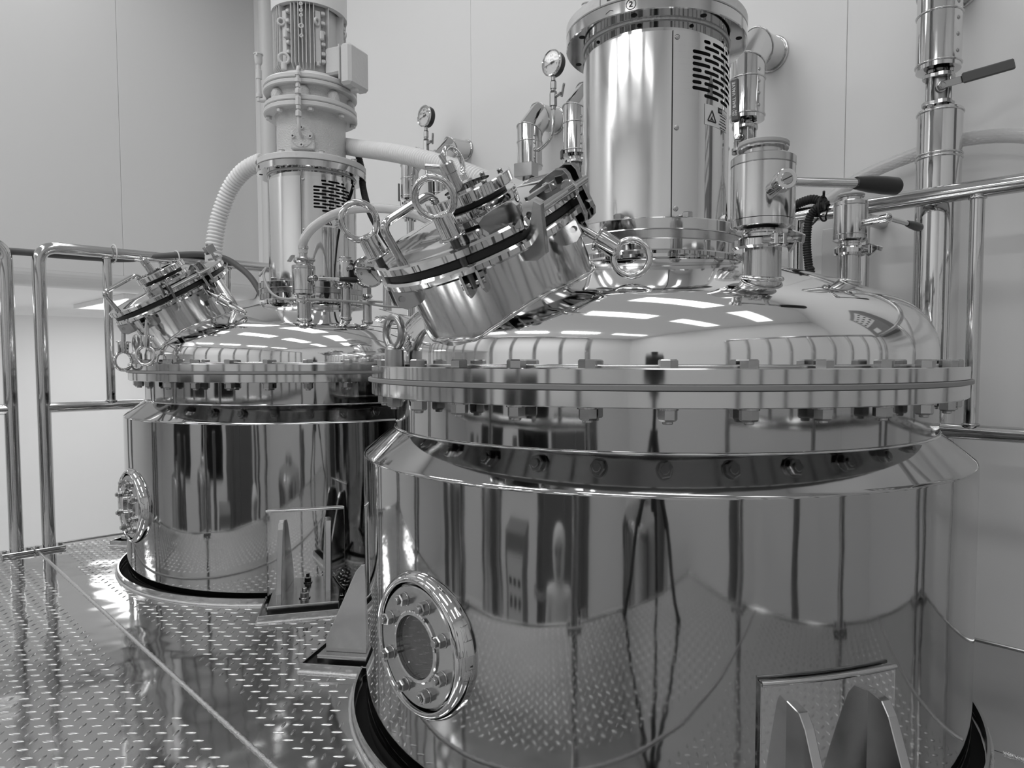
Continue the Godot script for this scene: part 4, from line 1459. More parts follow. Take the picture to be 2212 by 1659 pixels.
func insulated_pipe(label: String, x: float, y0: float, y1: float, r: float, elbow: bool, feed: float) -> Node3D:
	var z := -0.70
	var t := thing("insulated_pipe", label, "pipe", Vector3.ZERO, 0.0, "insulated pipes on the back wall")
	var b := MB.new()
	var pts := [Vector3(x, y0, z), Vector3(x, y1, z)]
	if elbow: pts += [Vector3(x, y1 + 0.062, z - 0.052), Vector3(x, y1 + 0.068, WALL_Z)]
	b.mitre(pts, r)
	b.lathe([Vector2(r, y0), Vector2(r * 0.4, y0 - 0.004)], 28, at(Vector3(x, 0, z)))
	part(b, "metal_jacket", M["foil"], t)
	b = MB.new()
	for y: float in [y0 + 0.012, y1 - 0.045]: b.ring(Vector3(x, y, z), Vector3.UP, r + 0.0005, 0.0026, 36, 8)
	if elbow:
		for e: Array in [[pts[1], (Vector3.UP + (pts[2] - pts[1]).normalized()).normalized(), Vector3.UP], [pts[2], ((pts[2] - pts[1]).normalized() + Vector3.FORWARD).normalized(), Vector3.FORWARD]]:
			var n: Vector3 = e[1]
			var ax: Vector3 = e[2]
			var ring := []
			var u := Vector3.RIGHT
			var w := n.cross(u).normalized()
			var stretch := 1.0 / n.dot(ax)
			for k in 36: ring.append(e[0] + u * ((r + 0.0008) * cos(TAU * k / 36)) + w * ((r + 0.0008) * stretch * sin(TAU * k / 36)))
			b.tube(ring, 0.0024, 8, true)
		b.ring(Vector3(x, y1 + 0.068, WALL_Z + 0.004), Vector3.BACK, r + 0.002, 0.004, 36, 8)
	part(b, "bead", M["mirror"], t)
	var n := 4
	var rv := MB.new()
	rv.lathe([Vector2(0.0048, 0.0), Vector2(0.0042, 0.0016), Vector2(0.002, 0.0026), Vector2(0.0, 0.0028)], 12)
	var rm := rv.mesh()
	for k in n:
		var az := deg_to_rad(70.0)
		put(rm, "rivet", M["bolt_steel"], t, along(Vector3(x, lerpf(y0 + 0.03, y1 - 0.03, k / float(n - 1)), z) + polar(az, r), polar(az, 1.0)))
	if feed > 0.0:
		b = MB.new()
		b.tube([Vector3(x, y0 + 0.01, z), Vector3(x, feed, z)], 0.0165, 18)
		part(b, "feed_pipe", M["tube_steel"], t)
	return t

func pipework() -> void:
	var fz := Vector3.BACK
	var t := insulated_pipe("insulated elbow pipe above the foreground hatch, joined by the dial's tube", -1.073, 1.335, 1.475, 0.046, true, 0.2)
	wall_valve(t, -1.073, 1.272, -0.70, Vector3(0.6, 0, 0.8), Vector3.UP.rotated(Vector3.BACK, 0.2), 0.02, false)
	var bx := MB.new()
	bx.box(Vector3(0.075, 0.05, 0.05), Transform3D(Basis(Vector3.UP, 0.3), Vector3(-1.045, 1.315, -0.655)), 0.002)
	part(bx, "valve_box", M["satin"], t)
	t = insulated_pipe("insulated elbow pipe half hidden by the slotted tower's left edge", -0.845, 1.34, 1.49, 0.044, true, 0.2)
	wall_valve(t, -0.845, 1.285, -0.70, Vector3(-0.6, 0, 0.8), Vector3.UP, 0.03, false)
	t = insulated_pipe("insulated elbow pipe with lettered dark lever beside the slotted tower", -0.19, 1.305, 1.462, 0.047, true, 0.2)
	wall_valve(t, -0.197, 1.255, -0.70, Vector3(0, 0, 1), Vector3(-0.05, 1, 0.0).normalized(), 0.115, true)
	t = insulated_pipe("tall insulated pipe at the right edge with long horizontal lever valve", 0.3, 1.305, 1.475, 0.0475, true, -0.6)
	wall_valve(t, 0.302, 1.258, -0.70, Vector3(0.45, 0, 0.89), Vector3(0.83, 0.20, -0.46).normalized(), 0.105, false)
	var b := MB.new()
	b.lathe([Vector2(0.016, 1.213), Vector2(0.048, 1.211), Vector2(0.048, -0.6)], 40, at(Vector3(0.307, 0, -0.70)))
	part(b, "lower_jacket", M["foil"], t)
	b = MB.new()
	for y: float in [1.205, 1.108, 1.100]: b.ring(Vector3(0.307, y, -0.70), Vector3.UP, 0.0485, 0.0026, 40, 8)
	part(b, "lower_bead", M["mirror"], t)
	t = insulated_pipe("short insulated pipe above the far tank's rim, upright lever at its left", -1.84, 1.345, 1.478, 0.0385, true, 0.2)
	wall_valve(t, -1.84, 1.295, -0.70, Vector3(-0.55, 0, 0.84), Vector3.UP, 0.075, false)
	t = insulated_pipe("insulated elbow pipe crossed by the white ribbed hose", -1.612, 1.32, 1.475, 0.0385, true, 0.2)
	wall_valve(t, -1.612, 1.262, -0.70, Vector3(-0.2, 0, 0.98), Vector3(-0.05, 1, 0).normalized(), 0.11, false)
	# painted riser in the far corner
	var r := thing("wall_riser", "pale painted vertical pipe in the room's far corner behind the motor", "pipe")
	b = MB.new()
	b.tube([Vector3(-3.42, LOW, -0.77), Vector3(-3.42, CEIL - 0.002, -0.77)], 0.043, 28)
	part(b, "riser", M["pipe_paint"], r)
	b = MB.new()
	for y: float in [-1.4, 0.9, 2.95]: b.box(Vector3(0.11, 0.03, 0.072), at(Vector3(-3.42, y, WALL_Z + 0.036)), 0.003)
	part(b, "pipe_clip", M["galvanised"], r)
	# cable duct and slim risers behind the foreground tank
	r = thing("cable_duct", "grey square cable duct behind the small valve on the right", "duct")
	b = MB.new()
	b.box(Vector3(0.044, 2.98, 0.04), at(Vector3(0.038, -0.51, -0.755)), 0.002)
	part(b, "duct_box", M["galvanised"], r)
	r = thing("steel_riser", "slim bright steel riser right of the small valve's stem", "pipe")
	b = MB.new()
	b.tube([Vector3(0.133, LOW, -0.71), Vector3(0.133, 0.965, -0.71), Vector3(0.133, 0.99, -0.735), Vector3(0.133, 0.995, WALL_Z)], 0.0165, 18)
	part(b, "riser", M["tube_steel"], r)

# ------------------------------------------------------------------ gauges
func dial(parent: Node3D, xf: Transform3D, R: float, needle: float) -> void:
	# y axis of xf points out of the face
	var b := MB.new()
	b.lathe([Vector2(0.0, -0.028), Vector2(R * 0.93, -0.028), Vector2(R * 0.96, -0.024), Vector2(R * 0.96, -0.004)], 48, xf, 0, TAU, 0.4)
	part(b, "case", M["black_plastic"], parent)
	b = MB.new()
	b.lathe([Vector2(R * 0.96, -0.006), Vector2(R, -0.005), Vector2(R, 0.002), Vector2(R * 0.96, 0.004), Vector2(R * 0.88, 0.003), Vector2(R * 0.87, -0.001)], 48, xf, 0, TAU, 0.4)
	part(b, "bezel", M["mirror"], parent)
	b = MB.new()
	b.lathe([Vector2(R * 0.9, -0.0015), Vector2(0.0, -0.0015)], 48, xf)
	var f := part(b, "face", M["dial"], parent)
	b = MB.new()
	for k in 41:
		var a := deg_to_rad(-135.0 + 270.0 * k / 40)
		var big := k % 5 == 0
		b.box(Vector3(0.0009 if big else 0.0005, 0.0006, R * (0.14 if big else 0.07)), xf * Transform3D(Basis(Vector3.UP, PI - a), Vector3(0, -0.0011, 0)) * at(Vector3(0, 0, R * (0.75 if big else 0.785))), 0.0001)
	part(b, "scale_marks", M["ink_grey"], f)
	b = MB.new()
	var q := xf * Transform3D(Basis(Vector3.UP, PI - needle), Vector3(0, 0.0004, 0))
	b.prism(PackedVector2Array([Vector2(-0.0012, -R * 0.28), Vector2(0.0012, -R * 0.28), Vector2(0.0006, R * 0.74), Vector2(-0.0006, R * 0.74)]), 0.0006, q * Transform3D(Basis(Vector3.RIGHT, PI / 2), Vector3.ZERO), 0.0001)
	b.disc(R * 0.1, 0.0, 0.0014, xf, 0.0, 0.0002, 18)
	b.box(Vector3(R * 0.16, 0.0006, R * 0.2), q * at(Vector3(0, 0, -R * 0.22)), 0.0001)
	part(b, "needle", M["ink"], f)
	var up := xf.basis.z * -1.0
	var tb := Basis(xf.basis.x, up, xf.basis.y)
	for e: Array in [["0", -108.0], ["0.2", -54.0], ["0.4", 0.0], ["0.6", 54.0], ["1", 108.0]]:
		var a := deg_to_rad(e[1])
		var o := put(flat_text(e[0], R * 0.24, 0.0004), "numeral", M["ink_grey"], f)
		o.transform = Transform3D(tb, xf * Vector3(sin(a) * R * 0.58, -0.0012, -cos(a) * R * 0.58))
	var m := put(flat_text("MPa", R * 0.2, 0.0004), "unit", M["ink_grey"], f)
	m.transform = Transform3D(tb, xf * Vector3(0, -0.0012, -R * 0.26))
	b = MB.new()
	b.lathe([Vector2(R * 0.9, 0.0018), Vector2(0.0, 0.0018)], 48, xf)
	part(b, "pane", M["glass"], parent)

func gauges() -> void:
	for e: Array in [["round pressure gauge over the foreground hatch, highest of the dials", -0.952, -1.03, 1.681], ["round pressure gauge above the white ribbed hose", -1.716, -1.655, 1.677]]:
		var t := thing("pressure_gauge", e[0], "gauge", Vector3.ZERO, 0.0, "pressure gauges on the back wall")
		var x: float = e[1]
		var y: float = e[3]
		dial(t, Transform3D(Basis(Vector3(1, 0, 0), Vector3(0, 0, 1), Vector3(0, -1, 0)), Vector3(x, y, -0.69)), 0.0455, deg_to_rad(-100.0))
		var b := MB.new()
		b.tube([Vector3(x, y - 0.044, -0.70), Vector3(x, y - 0.062, -0.70)], 0.008, 14)
		b.hex(0.020, y - 0.088, 0.028, at(Vector3(x, 0, -0.70)))
		b.tube([Vector3(x, y - 0.086, -0.70), Vector3(x, y - 0.098, -0.70)], 0.0085, 14)
		b.hex(0.024, y - 0.148, 0.052, at(Vector3(x, 0, -0.70)))
		b.tube([Vector3(x, y - 0.148, -0.70), Vector3(x, y - 0.16, -0.70)], 0.009, 14)
		part(b, "needle_valve", M["cast_steel"], t)
		b = MB.new()
		b.tube([Vector3(x, y - 0.118, -0.70), Vector3(x + 0.036, y - 0.112, -0.70)], 0.006, 12)
		b.tube([Vector3(x + 0.03, y - 0.118, -0.712), Vector3(x + 0.062, y - 0.088, -0.69)], 0.0045, 12)
		part(b, "valve_lever", M["bolt_steel"], t)
		b = MB.new()
		var x1: float = e[2]
		b.tube(spline([Vector3(x, y - 0.158, -0.70), Vector3(x, y - 0.215, -0.70), Vector3(lerpf(x, x1, 0.12), y - 0.25, -0.70), Vector3(lerpf(x, x1, 0.5), y - 0.274, -0.70), Vector3(x1, y - 0.287, -0.70)], 6), 0.0068, 14)
		part(b, "siphon_tube", M["tube_steel"], t)
	# dial on the far tank
	var c := Vector3(FAR + 0.42, dome_y(0.422), 0.04)
	var t := thing("pressure_gauge", "round steel-rimmed gauge on the tank behind, beside the foreground hatch", "gauge", c)
	dial(t, Transform3D(Basis(Vector3(0, 0, -1).rotated(Vector3.UP, -0.1), Vector3(1, 0, 0).rotated(Vector3.UP, -0.1), Vector3(0, -1, 0)), Vector3(0.01, 0.882 - c.y, 0.012)), 0.0455, deg_to_rad(135.0))
	var b := MB.new()
	b.tube([Vector3(-0.006, 0.84 - c.y, 0.012), Vector3(-0.006, 0.852 - c.y, 0.012)], 0.012, 14)
	b.hex(0.023, 0.818 - c.y, 0.022, at(Vector3(-0.006, 0, 0.012)))
	b.lathe([Vector2(0.010, 0.806 - c.y), Vector2(0.016, 0.812 - c.y), Vector2(0.014, 0.818 - c.y)], 24, at(Vector3(-0.006, 0, 0.012)))
	part(b, "stem_fitting", M["satin"], t)
	b = MB.new()
	b.disc(0.022, 0.790 - c.y, 0.803 - c.y, at(Vector3(-0.006, 0, 0.012)), 0.0, 0.003, 32)
	b.tube([Vector3(0.022, 0.797 - c.y, -0.02), Vector3(0.026, 0.797 - c.y, 0.03)], 0.004, 10)
	b.box(Vector3(0.03, 0.004, 0.010), at(Vector3(-0.038, 0.80 - c.y, 0.016)), 0.001)
	part(b, "clamp_band", M["mirror"], t)
	b = MB.new()
	b.lathe([Vector2(0.0125, -0.03), Vector2(0.0125, 0.79 - c.y)], 28, at(Vector3(-0.006, 0, 0.012)))
	b.ring(Vector3(-0.006, 0.003, 0.012), Vector3(0.42, 2.2, 0.0).normalized(), 0.0135, 0.003, 28, 8)
	part(b, "stub_pipe", M["satin"], t)

# ------------------------------------------------------------------ hoses and cables
func ribbed(pts: Array, r: float, pitch: float, amp: float) -> MB:
	var b := MB.new()
	var p := even(spline(pts, 12), pitch / 8.0)
	var rad := []
	for i in p.size():
		var ph := fmod(float(i), 8.0) / 8.0
		rad.append(r + amp * (absf(sin(PI * ph)) - 0.15))
	b.tube(p, rad, 24)
	return b

func braided(t: Node3D, pts: Array, r: float) -> void:
	var p := even(spline(pts, 12), 0.006)
	var b := MB.new()
	b.tube(p, r, 24, false, false)
	part(b, "hose_wall", M["clear_hose"], t)
	var s := MB.new()
	var m := p.size()
	var T := []
	for i in m: T.append((p[mini(i + 1, m - 1)] - p[maxi(i - 1, 0)]).normalized())
	var u: Vector3 = (Vector3.UP - T[0] * T[0].y)
	if u.length() < 0.1: u = Vector3.RIGHT
	var U := []
	for i in m:
		u = (u - T[i] * u.dot(T[i])).normalized()
		U.append(u)
	for dirn: float in [-1.0, 1.0]:
		for k in 10:
			var q := []
			for i in m:
				var a: float = TAU * k / 10 + dirn * i * 0.006 / r * 0.62
				q.append(p[i] + (U[i] * cos(a) + T[i].cross(U[i]) * sin(a)) * (r * 0.9))
			s.tube(q, 0.0009, 4, false, false)
	var o := part(s, "braid", M["braid"], t)
	o.set_meta("kind", "stuff")

func hoses() -> void:
	var t := thing("ribbed_hose", "white ribbed hose running from the motor tower behind the foreground hatch", "hose", Vector3.ZERO, 0.0, "white ribbed hoses")
	part(ribbed([Vector3(-1.40, 1.365, -0.12), Vector3(-1.30, 1.335, -0.112), Vector3(-1.04, 1.262, -0.105), Vector3(-0.81, 1.184, -0.10), Vector3(-0.575, 1.083, -0.105), Vector3(-0.44, 0.99, -0.14), Vector3(-0.40, 0.90, -0.2)], 0.0235, 0.0122, 0.0052), "hose", M["hose_white"], t)
	t = thing("ribbed_hose", "white ribbed hose arching down left of the motor tower", "hose", Vector3.ZERO, 0.0, "white ribbed hoses")
	part(ribbed([Vector3(-1.53, 1.295, 0.10), Vector3(-1.60, 1.272, 0.13), Vector3(-1.66, 1.22, 0.155), Vector3(-1.70, 1.13, 0.178), Vector3(-1.712, 1.05, 0.192), Vector3(-1.715, 0.985, 0.198)], 0.0235, 0.0125, 0.0055), "hose", M["hose_white"], t)
	var b := MB.new()
	b.tube([Vector3(-1.715, 0.988, 0.198), Vector3(-1.715, 0.952, 0.198)], 0.0265, 24)
	part(b, "cuff", M["hose_rib"], t)
	# capped vent nozzle that takes the hose
	t = thing("vent_nozzle", "upright steel nozzle under the white hose on the tank behind", "nozzle", Vector3(-1.715, dome_y(0.38), 0.198))
	b = MB.new()
	b.lathe([Vector2(0.031, -0.05), Vector2(0.031, 0.15), Vector2(0.034, 0.152), Vector2(0.034, 0.165), Vector2(0.029, 0.168), Vector2(0.029, 0.21)], 32, Transform3D(), 0, TAU, 0.3)
	part(b, "nozzle_pipe", M["satin"], t)
	b = MB.new()
	b.ring(Vector3(0, 0.005, 0), Vector3(-0.3, 1, 0.2).normalized(), 0.032, 0.003, 28, 8)
	part(b, "weld_collar", M["mirror"], t)
	# clear braided hoses
	t = thing("braided_hose", "clear braided hose arching from the ball valve on the tank behind", "hose", Vector3.ZERO, 0.0, "clear braided hoses")
	braided(t, [Vector3(FAR + 0.352, 0.925, 0.212), Vector3(FAR + 0.354, 0.958, 0.212), Vector3(-1.006, 0.998, 0.19), Vector3(-0.955, 1.032, 0.15), Vector3(-0.895, 1.045, 0.10), Vector3(-0.80, 1.032, 0.035), Vector3(-0.73, 0.995, -0.02), Vector3(-0.66, 0.93, -0.10), Vector3(-0.62, 0.86, -0.18)], 0.0125)
	b = MB.new()
	var hb := Vector3(FAR + 0.352, 0, 0.212)
	b.disc(0.027, 0.899, 0.912, at(hb), 0.0, 0.003, 36)
	b.tube([hb + Vector3(0.026, 0.905, -0.02), hb + Vector3(0.022, 0.905, 0.03)], 0.004, 10)
	b.box(Vector3(0.03, 0.004, 0.012), Transform3D(Basis(Vector3.BACK, 0.5), hb + Vector3(-0.032, 0.912, 0.02)), 0.001)
	part(b, "clamp_band", M["mirror"], t)
	b = MB.new()
	b.tube([hb + Vector3(0, 0.91, 0), hb + Vector3(0, 0.96, 0)], 0.0105, 18)
	b.disc(0.0138, 0.936, 0.945, at(hb), 0.0, 0.001, 24)
	part(b, "hose_tail", M["satin"], t)
	t = thing("braided_hose", "clear braided hose looping along the wall behind the right pipe", "hose", Vector3.ZERO, 0.0, "clear braided hoses")
	braided(t, [Vector3(-0.16, 0.92, -0.72), Vector3(-0.10, 0.985, -0.74), Vector3(0.012, 1.062, -0.775), Vector3(0.098, 1.112, -0.785), Vector3(0.22, 1.145, -0.79), Vector3(0.35, 1.158, -0.785), Vector3(0.49, 1.128, -0.77), Vector3(0.66, 1.05, -0.74), Vector3(0.85, 0.85, -0.72), Vector3(0.95, 0.5, -0.72), Vector3(0.98, 0.0, -0.72), Vector3(0.98, -0.6, -0.74)], 0.0165)
	# black conduits
	t = thing("black_conduit", "black corrugated conduit hanging down the right of the motor tower", "conduit", Vector3.ZERO, 0.0, "black corrugated conduits")
	part(ribbed([Vector3(-1.315, 1.34, -0.125), Vector3(-1.30, 1.27, -0.135), Vector3(-1.275, 1.20, -0.125), Vector3(-1.19, 1.10, -0.10), Vector3(-1.09, 0.995, -0.10), Vector3(-1.0, 0.90, -0.12), Vector3(-0.95, 0.80, -0.2)], 0.0092, 0.0062, 0.0022), "conduit", M["rubber"], t)
	t = thing("black_conduit", "black corrugated conduit tied to the guardrail behind the large valve", "conduit", Vector3.ZERO, 0.0, "black corrugated conduits")
	part(ribbed([Vector3(-0.16, 0.94, -0.50), Vector3(-0.06, 0.99, -0.57), Vector3(0.0, 1.022, -0.595), Vector3(0.045, 1.033, -0.60), Vector3(0.072, 1.022, -0.60), Vector3(0.085, 1.012, -0.601)], 0.0098, 0.0062, 0.0022), "conduit", M["rubber"], t)
	t = thing("black_conduit", "black corrugated conduit drooping between the two tank-top valves on the right", "conduit", Vector3.ZERO, 0.0, "black corrugated conduits")
	part(ribbed([Vector3(0.088, 1.008, -0.582), Vector3(0.068, 1.005, -0.58), Vector3(0.052, 0.985, -0.58), Vector3(0.046, 0.95, -0.58), Vector3(0.046, 0.91, -0.58), Vector3(0.052, 0.86, -0.58), Vector3(0.058, 0.80, -0.58), Vector3(0.06, 0.3, -0.58)], 0.0088, 0.0062, 0.0022), "conduit", M["rubber"], t)
	b = MB.new()
	b.ring(Vector3(0.078, 1.005, -0.598), Vector3(1, 0, 0), 0.03, 0.0024, 28, 6)
	b.tube([Vector3(0.078, 1.033, -0.598), Vector3(0.084, 1.044, -0.585)], 0.0035, 6)
	b.tube([Vector3(0.072, 0.98, -0.582), Vector3(0.06, 0.965, -0.575)], 0.0025, 6)
	part(b, "cable_tie", M["rubber"], t)
	# dark hose lying along the left guardrail, with white ties
	t = thing("rail_hose", "dark grey hose tied along the left guardrail's top bar", "hose")
	b = MB.new()
	b.tube(spline([Vector3(-2.02, 0.93, 1.24), Vector3(-2.015, 0.962, 0.95), Vector3(-2.01, 0.979, 0.73), Vector3(-2.005, 0.981, 0.55), Vector3(-1.99, 0.985, 0.40), Vector3(-1.972, 1.006, 0.28), Vector3(-1.965, 1.024, 0.16), Vector3(-1.955, 1.02, 0.08), Vector3(-1.92, 0.99, 0.035), Vector3(-1.86, 0.93, 0.0), Vector3(-1.80, 0.83, -0.02), Vector3(-1.77, 0.70, -0.03), Vector3(-1.77, 0.45, -0.03)], 8), 0.0115, 16)
	part(b, "hose", M["cable_dark"], t)
	b = MB.new()
	for z: float in [0.435, 0.235, 0.065]: b.ring(Vector3(-1.975, 0.998, z), Vector3(0.1, 0, 1).normalized(), 0.031, 0.0024, 28, 6)
	part(b, "cable_tie", M["tie_white"], t)
	# sensor lead across the far dome
	t = thing("sensor_cable", "thin grey cable drooping across the far dome to the small valves", "cable")
	b = MB.new()
	b.tube(spline([Vector3(FAR + 0.20, 0.87, 0.27), Vector3(FAR + 0.20, 0.895, 0.25), Vector3(FAR + 0.21, 0.87, 0.262), Vector3(FAR + 0.26, 0.825, 0.268), Vector3(FAR + 0.31, 0.802, 0.262), Vector3(FAR + 0.36, 0.797, 0.235), Vector3(FAR + 0.40, 0.796, 0.17), Vector3(FAR + 0.43, 0.793, 0.08), Vector3(FAR + 0.46, 0.784, 0.02), Vector3(FAR + 0.50, 0.786, -0.05), Vector3(FAR + 0.56, 0.82, -0.14), Vector3(FAR + 0.62, 0.83, -0.2)], 8), 0.0034, 8)
	part(b, "cable", M["cable_grey"], t)

# ------------------------------------------------------------------ guardrails
func rail(label: String, a: Vector3, c: Vector3, posts: Array, balusters: Array, bent: Array) -> void:
	# a, c: rail ends on the platform; posts and balusters at distances from a
	var t := thing("guardrail", label, "guardrail", Vector3.ZERO, 0.0, "tubular guardrails round the platform")
	var d := (c - a).normalized()
	var l := a.distance_to(c)
	var H := 1.0
	var path := []
	if bent[0]: path += [a, a + Vector3(0, H, 0)]
	else: path += [a + Vector3(0, H, 0)]
	if bent[1]: path += [c + Vector3(0, H, 0), c]
	else: path += [c + Vector3(0, H, 0)]
	var b := MB.new()
	b.tube(fillet(path, 0.055) if path.size() > 2 else path, 0.0195, 22)
	part(b, "top_rail", M["tube_steel"], t)
	b = MB.new()
	b.tube([a + Vector3(0, 0.472, 0), c + Vector3(0, 0.472, 0)], 0.0165, 20)
	part(b, "mid_rail", M["tube_steel"], t)
	for s: float in posts:
		b = MB.new()
		b.tube([a + d * s, a + d * s + Vector3(0, H, 0)], 0.0185, 20)
		part(b, "post", M["tube_steel"], t)
	for s: float in balusters:
		b = MB.new()
		b.tube([a + d * s + Vector3(0, 0.472, 0), a + d * s + Vector3(0, H, 0)], 0.0145, 18)
		part(b, "baluster", M["tube_steel"], t)
		b = MB.new()
		b.ring(a + d * s + Vector3(0, H - 0.019, 0), Vector3.UP, 0.0155, 0.003, 24, 6)
		part(b, "weld_bead", M["satin"], t)
		b = MB.new()
		b.ring(a + d * s + Vector3(0, 0.489, 0), Vector3.UP, 0.0155, 0.003, 24, 6)
		part(b, "weld_bead", M["satin"], t)
	var feet := posts.duplicate()
	if bent[0]: feet.append(0.0)
	if bent[1]: feet.append(l)
	for s: float in feet:
		b = MB.new()
		var p := a + d * s
		b.box(Vector3(0.055, 0.012, 0.084), Transform3D(Basis(Vector3(d.z, 0, -d.x), Vector3.UP, d), p + Vector3(0, 0.006, 0)), 0.0015)
		for q: float in [-1.0, 1.0]: b.hex(0.012, 0.012, 0.006, at(p + d * (q * 0.032)))
		part(b, "base_plate", M["satin"], t)

func rails() -> void:
	rail("left guardrail section with rounded corner, in front of the low ceiling", Vector3(-1.985, 0, 0.648), Vector3(-1.985, 0, -0.55), [], [0.195, 0.375, 0.60, 0.80, 1.0], [true, true])
	rail("guardrail section cut by the photo's left edge", Vector3(-1.985, 0, 0.735), Vector3(-1.985, 0, 1.24), [], [0.25], [true, true])
	rail("guardrail along the back wall behind the foreground tank", Vector3(-1.90, 0, -0.615), Vector3(1.28, 0, -0.615), [0.9, 1.9], [0.3, 0.6, 1.2, 1.5, 1.6, 2.31, 2.75], [true, true])
	rail("guardrail along the platform's front edge, mirrored in the domes", Vector3(-1.90, 0, 1.255), Vector3(0.38, 0, 1.255), [0.76, 1.52], [0.19, 0.38, 0.57, 0.95, 1.14, 1.33, 1.71, 1.90, 2.09], [true, true])
	rail("guardrail along the platform's right edge, mirrored in the foreground dome", Vector3(1.30, 0, 0.80), Vector3(1.30, 0, -0.54), [0.67], [0.17, 0.34, 0.5, 0.84, 1.0, 1.17], [true, true])

# ------------------------------------------------------------------ what the steel mirrors
func surroundings() -> void:
	# wall-hung control box at the right, beyond the frame: it shows in the foreground dome
	var t := thing("control_box", "grey control box on the back wall, mirrored in the dome's right side", "control box", Vector3(1.22, 1.02, WALL_Z))
	var b := MB.new()
	b.box(Vector3(0.42, 0.56, 0.17), at(Vector3(0, 0.28, 0.085)), 0.004)
	part(b, "enclosure", M["box_paint"], t)
	b = MB.new()
	b.box(Vector3(0.32, 0.26, 0.004), at(Vector3(0, 0.36, 0.172)), 0.0006)
	var pl := part(b, "plate", M["paper"], t)
	b = MB.new()
	for k in 12: b.lathe([Vector2(0.016, 0.0), Vector2(0.014, 0.012), Vector2(0.0, 0.013)], 16, along(Vector3(-0.12 + 0.08 * (k % 4), 0.28 + 0.075 * (k / 4), 0.174), Vector3.BACK))
	part(b, "push_buttons", M["ink"], pl)
	b = MB.new()
	b.box(Vector3(0.12, 0.09, 0.003), at(Vector3(0.05, 0.1, 0.1715)), 0.0004)
	part(b, "notice", M["paper"], t)
	# vessels, cabinet and pipes of the lower room
	for e: Array in [[-3.0, 4.6, 0.45, "wide steel vessel on legs at the lower room's left"], [-1.55, 5.0, 0.36, "slim steel vessel on legs in the lower room's middle"], [2.3, 3.4, 0.5, "wide steel vessel on legs at the lower room's right"]]:
		t = thing("storage_vessel", e[3], "vessel", Vector3(e[0], LOW, e[1]), 0.0, "vessels in the lower room")
		b = MB.new()
		var r: float = e[2]
		b.lathe([Vector2(0, 0.35), Vector2(r * 0.4, 0.38), Vector2(r, 0.6), Vector2(r, 1.6), Vector2(r * 0.9, 1.7), Vector2(r * 0.4, 1.78), Vector2(0, 1.8)], 48, Transform3D(), 0, TAU, 0.7)
		part(b, "shell", M["satin"], t)
		b = MB.new()
		b.disc(0.14, 1.76, 1.84, Transform3D(), 0.0, 0.006, 32)
		part(b, "top_port", M["satin"], t)
		for k in 3:
			b = MB.new()
			b.tube([polar(TAU * k / 3, r * 0.9, 0.0), polar(TAU * k / 3, r * 0.9, 0.72)], 0.035, 14)
			part(b, "leg", M["brushed"], t)
	t = thing("instrument_stand", "narrow dark instrument cabinet standing on the lower floor", "cabinet", Vector3(-0.55, LOW, 4.3), 0.1)
	b = MB.new()
	b.box(Vector3(0.5, 1.5, 0.4), at(Vector3(0, 0.78, 0)), 0.01)
	part(b, "body", M["box_paint"], t)
	b = MB.new()
	b.box(Vector3(0.4, 0.5, 0.01), at(Vector3(0, 1.15, -0.204)), 0.002)
	part(b, "panel", M["paper"], t)
	b = MB.new()
	for k in 6: b.box(Vector3(0.07, 0.07, 0.01), at(Vector3(-0.12 + 0.12 * (k % 3), 1.05 + 0.16 * (k / 3), -0.212)), 0.004)
	part(b, "meters", M["ink"], t)
	for x: float in [-0.2, 0.2]:
		b = MB.new()
		b.box(Vector3(0.06, 0.03, 0.36), at(Vector3(x, 0.015, 0)), 0.002)
		part(b, "foot", M["rubber"], t)
	var kinds := [[-3.55, 2.9, 0.05], [-2.35, 3.3, 0.07], [-2.1, 3.3, 0.03], [-0.98, 3.6, 0.06], [0.02, 4.8, 0.09], [0.95, 4.2, 0.05], [1.12, 4.2, 0.05], [1.75, 2.2, 0.06], [2.75, 1.6, 0.08], [2.85, 0.6, 0.05]]
	for i in kinds.size():
		var e: Array = kinds[i]
		t = thing("process_riser", "tall dark process pipe of the lower room, mirrored as a stripe in the tanks", "pipe", Vector3(e[0], LOW, e[1]), 0.0, "process risers of the lower room")
		b = MB.new()
		b.tube([Vector3(0, 0.0, 0), Vector3(0, 2.15, 0)], e[2], 20)
		part(b, "riser", M["riser_paint"], t)
		b = MB.new()
		b.disc(e[2] * 1.7, 0.9, 0.94, Transform3D(), 0.0, 0.004, 24)
		b.disc(e[2] * 1.7, 0.945, 0.985, Transform3D(), 0.0, 0.004, 24)
		part(b, "flange", M["brushed"], t)
	# double door and dark window band in the front wall
	var d := structure("door_1")
	for s: float in [-1.0, 1.0]:
		b = MB.new()
		slab(b, Vector3(0.9 + s * 0.48 - 0.47, LOW, 6.45), Vector3(0.9 + s * 0.48 + 0.47, LOW + 2.1, 6.5), 0.003)
		part(b, "leaf", M["riser_paint"], d)
	for i in 2:
		var w := structure("window_%d" % (i + 1))
		b = MB.new()
		var x := -4.2 + i * 2.4
		slab(b, Vector3(x, -0.6, 6.46), Vector3(x + 1.5, 0.5, 6.5), 0.004)
		part(b, "pane", M["black_glass"], w)
	tripod()
	person()

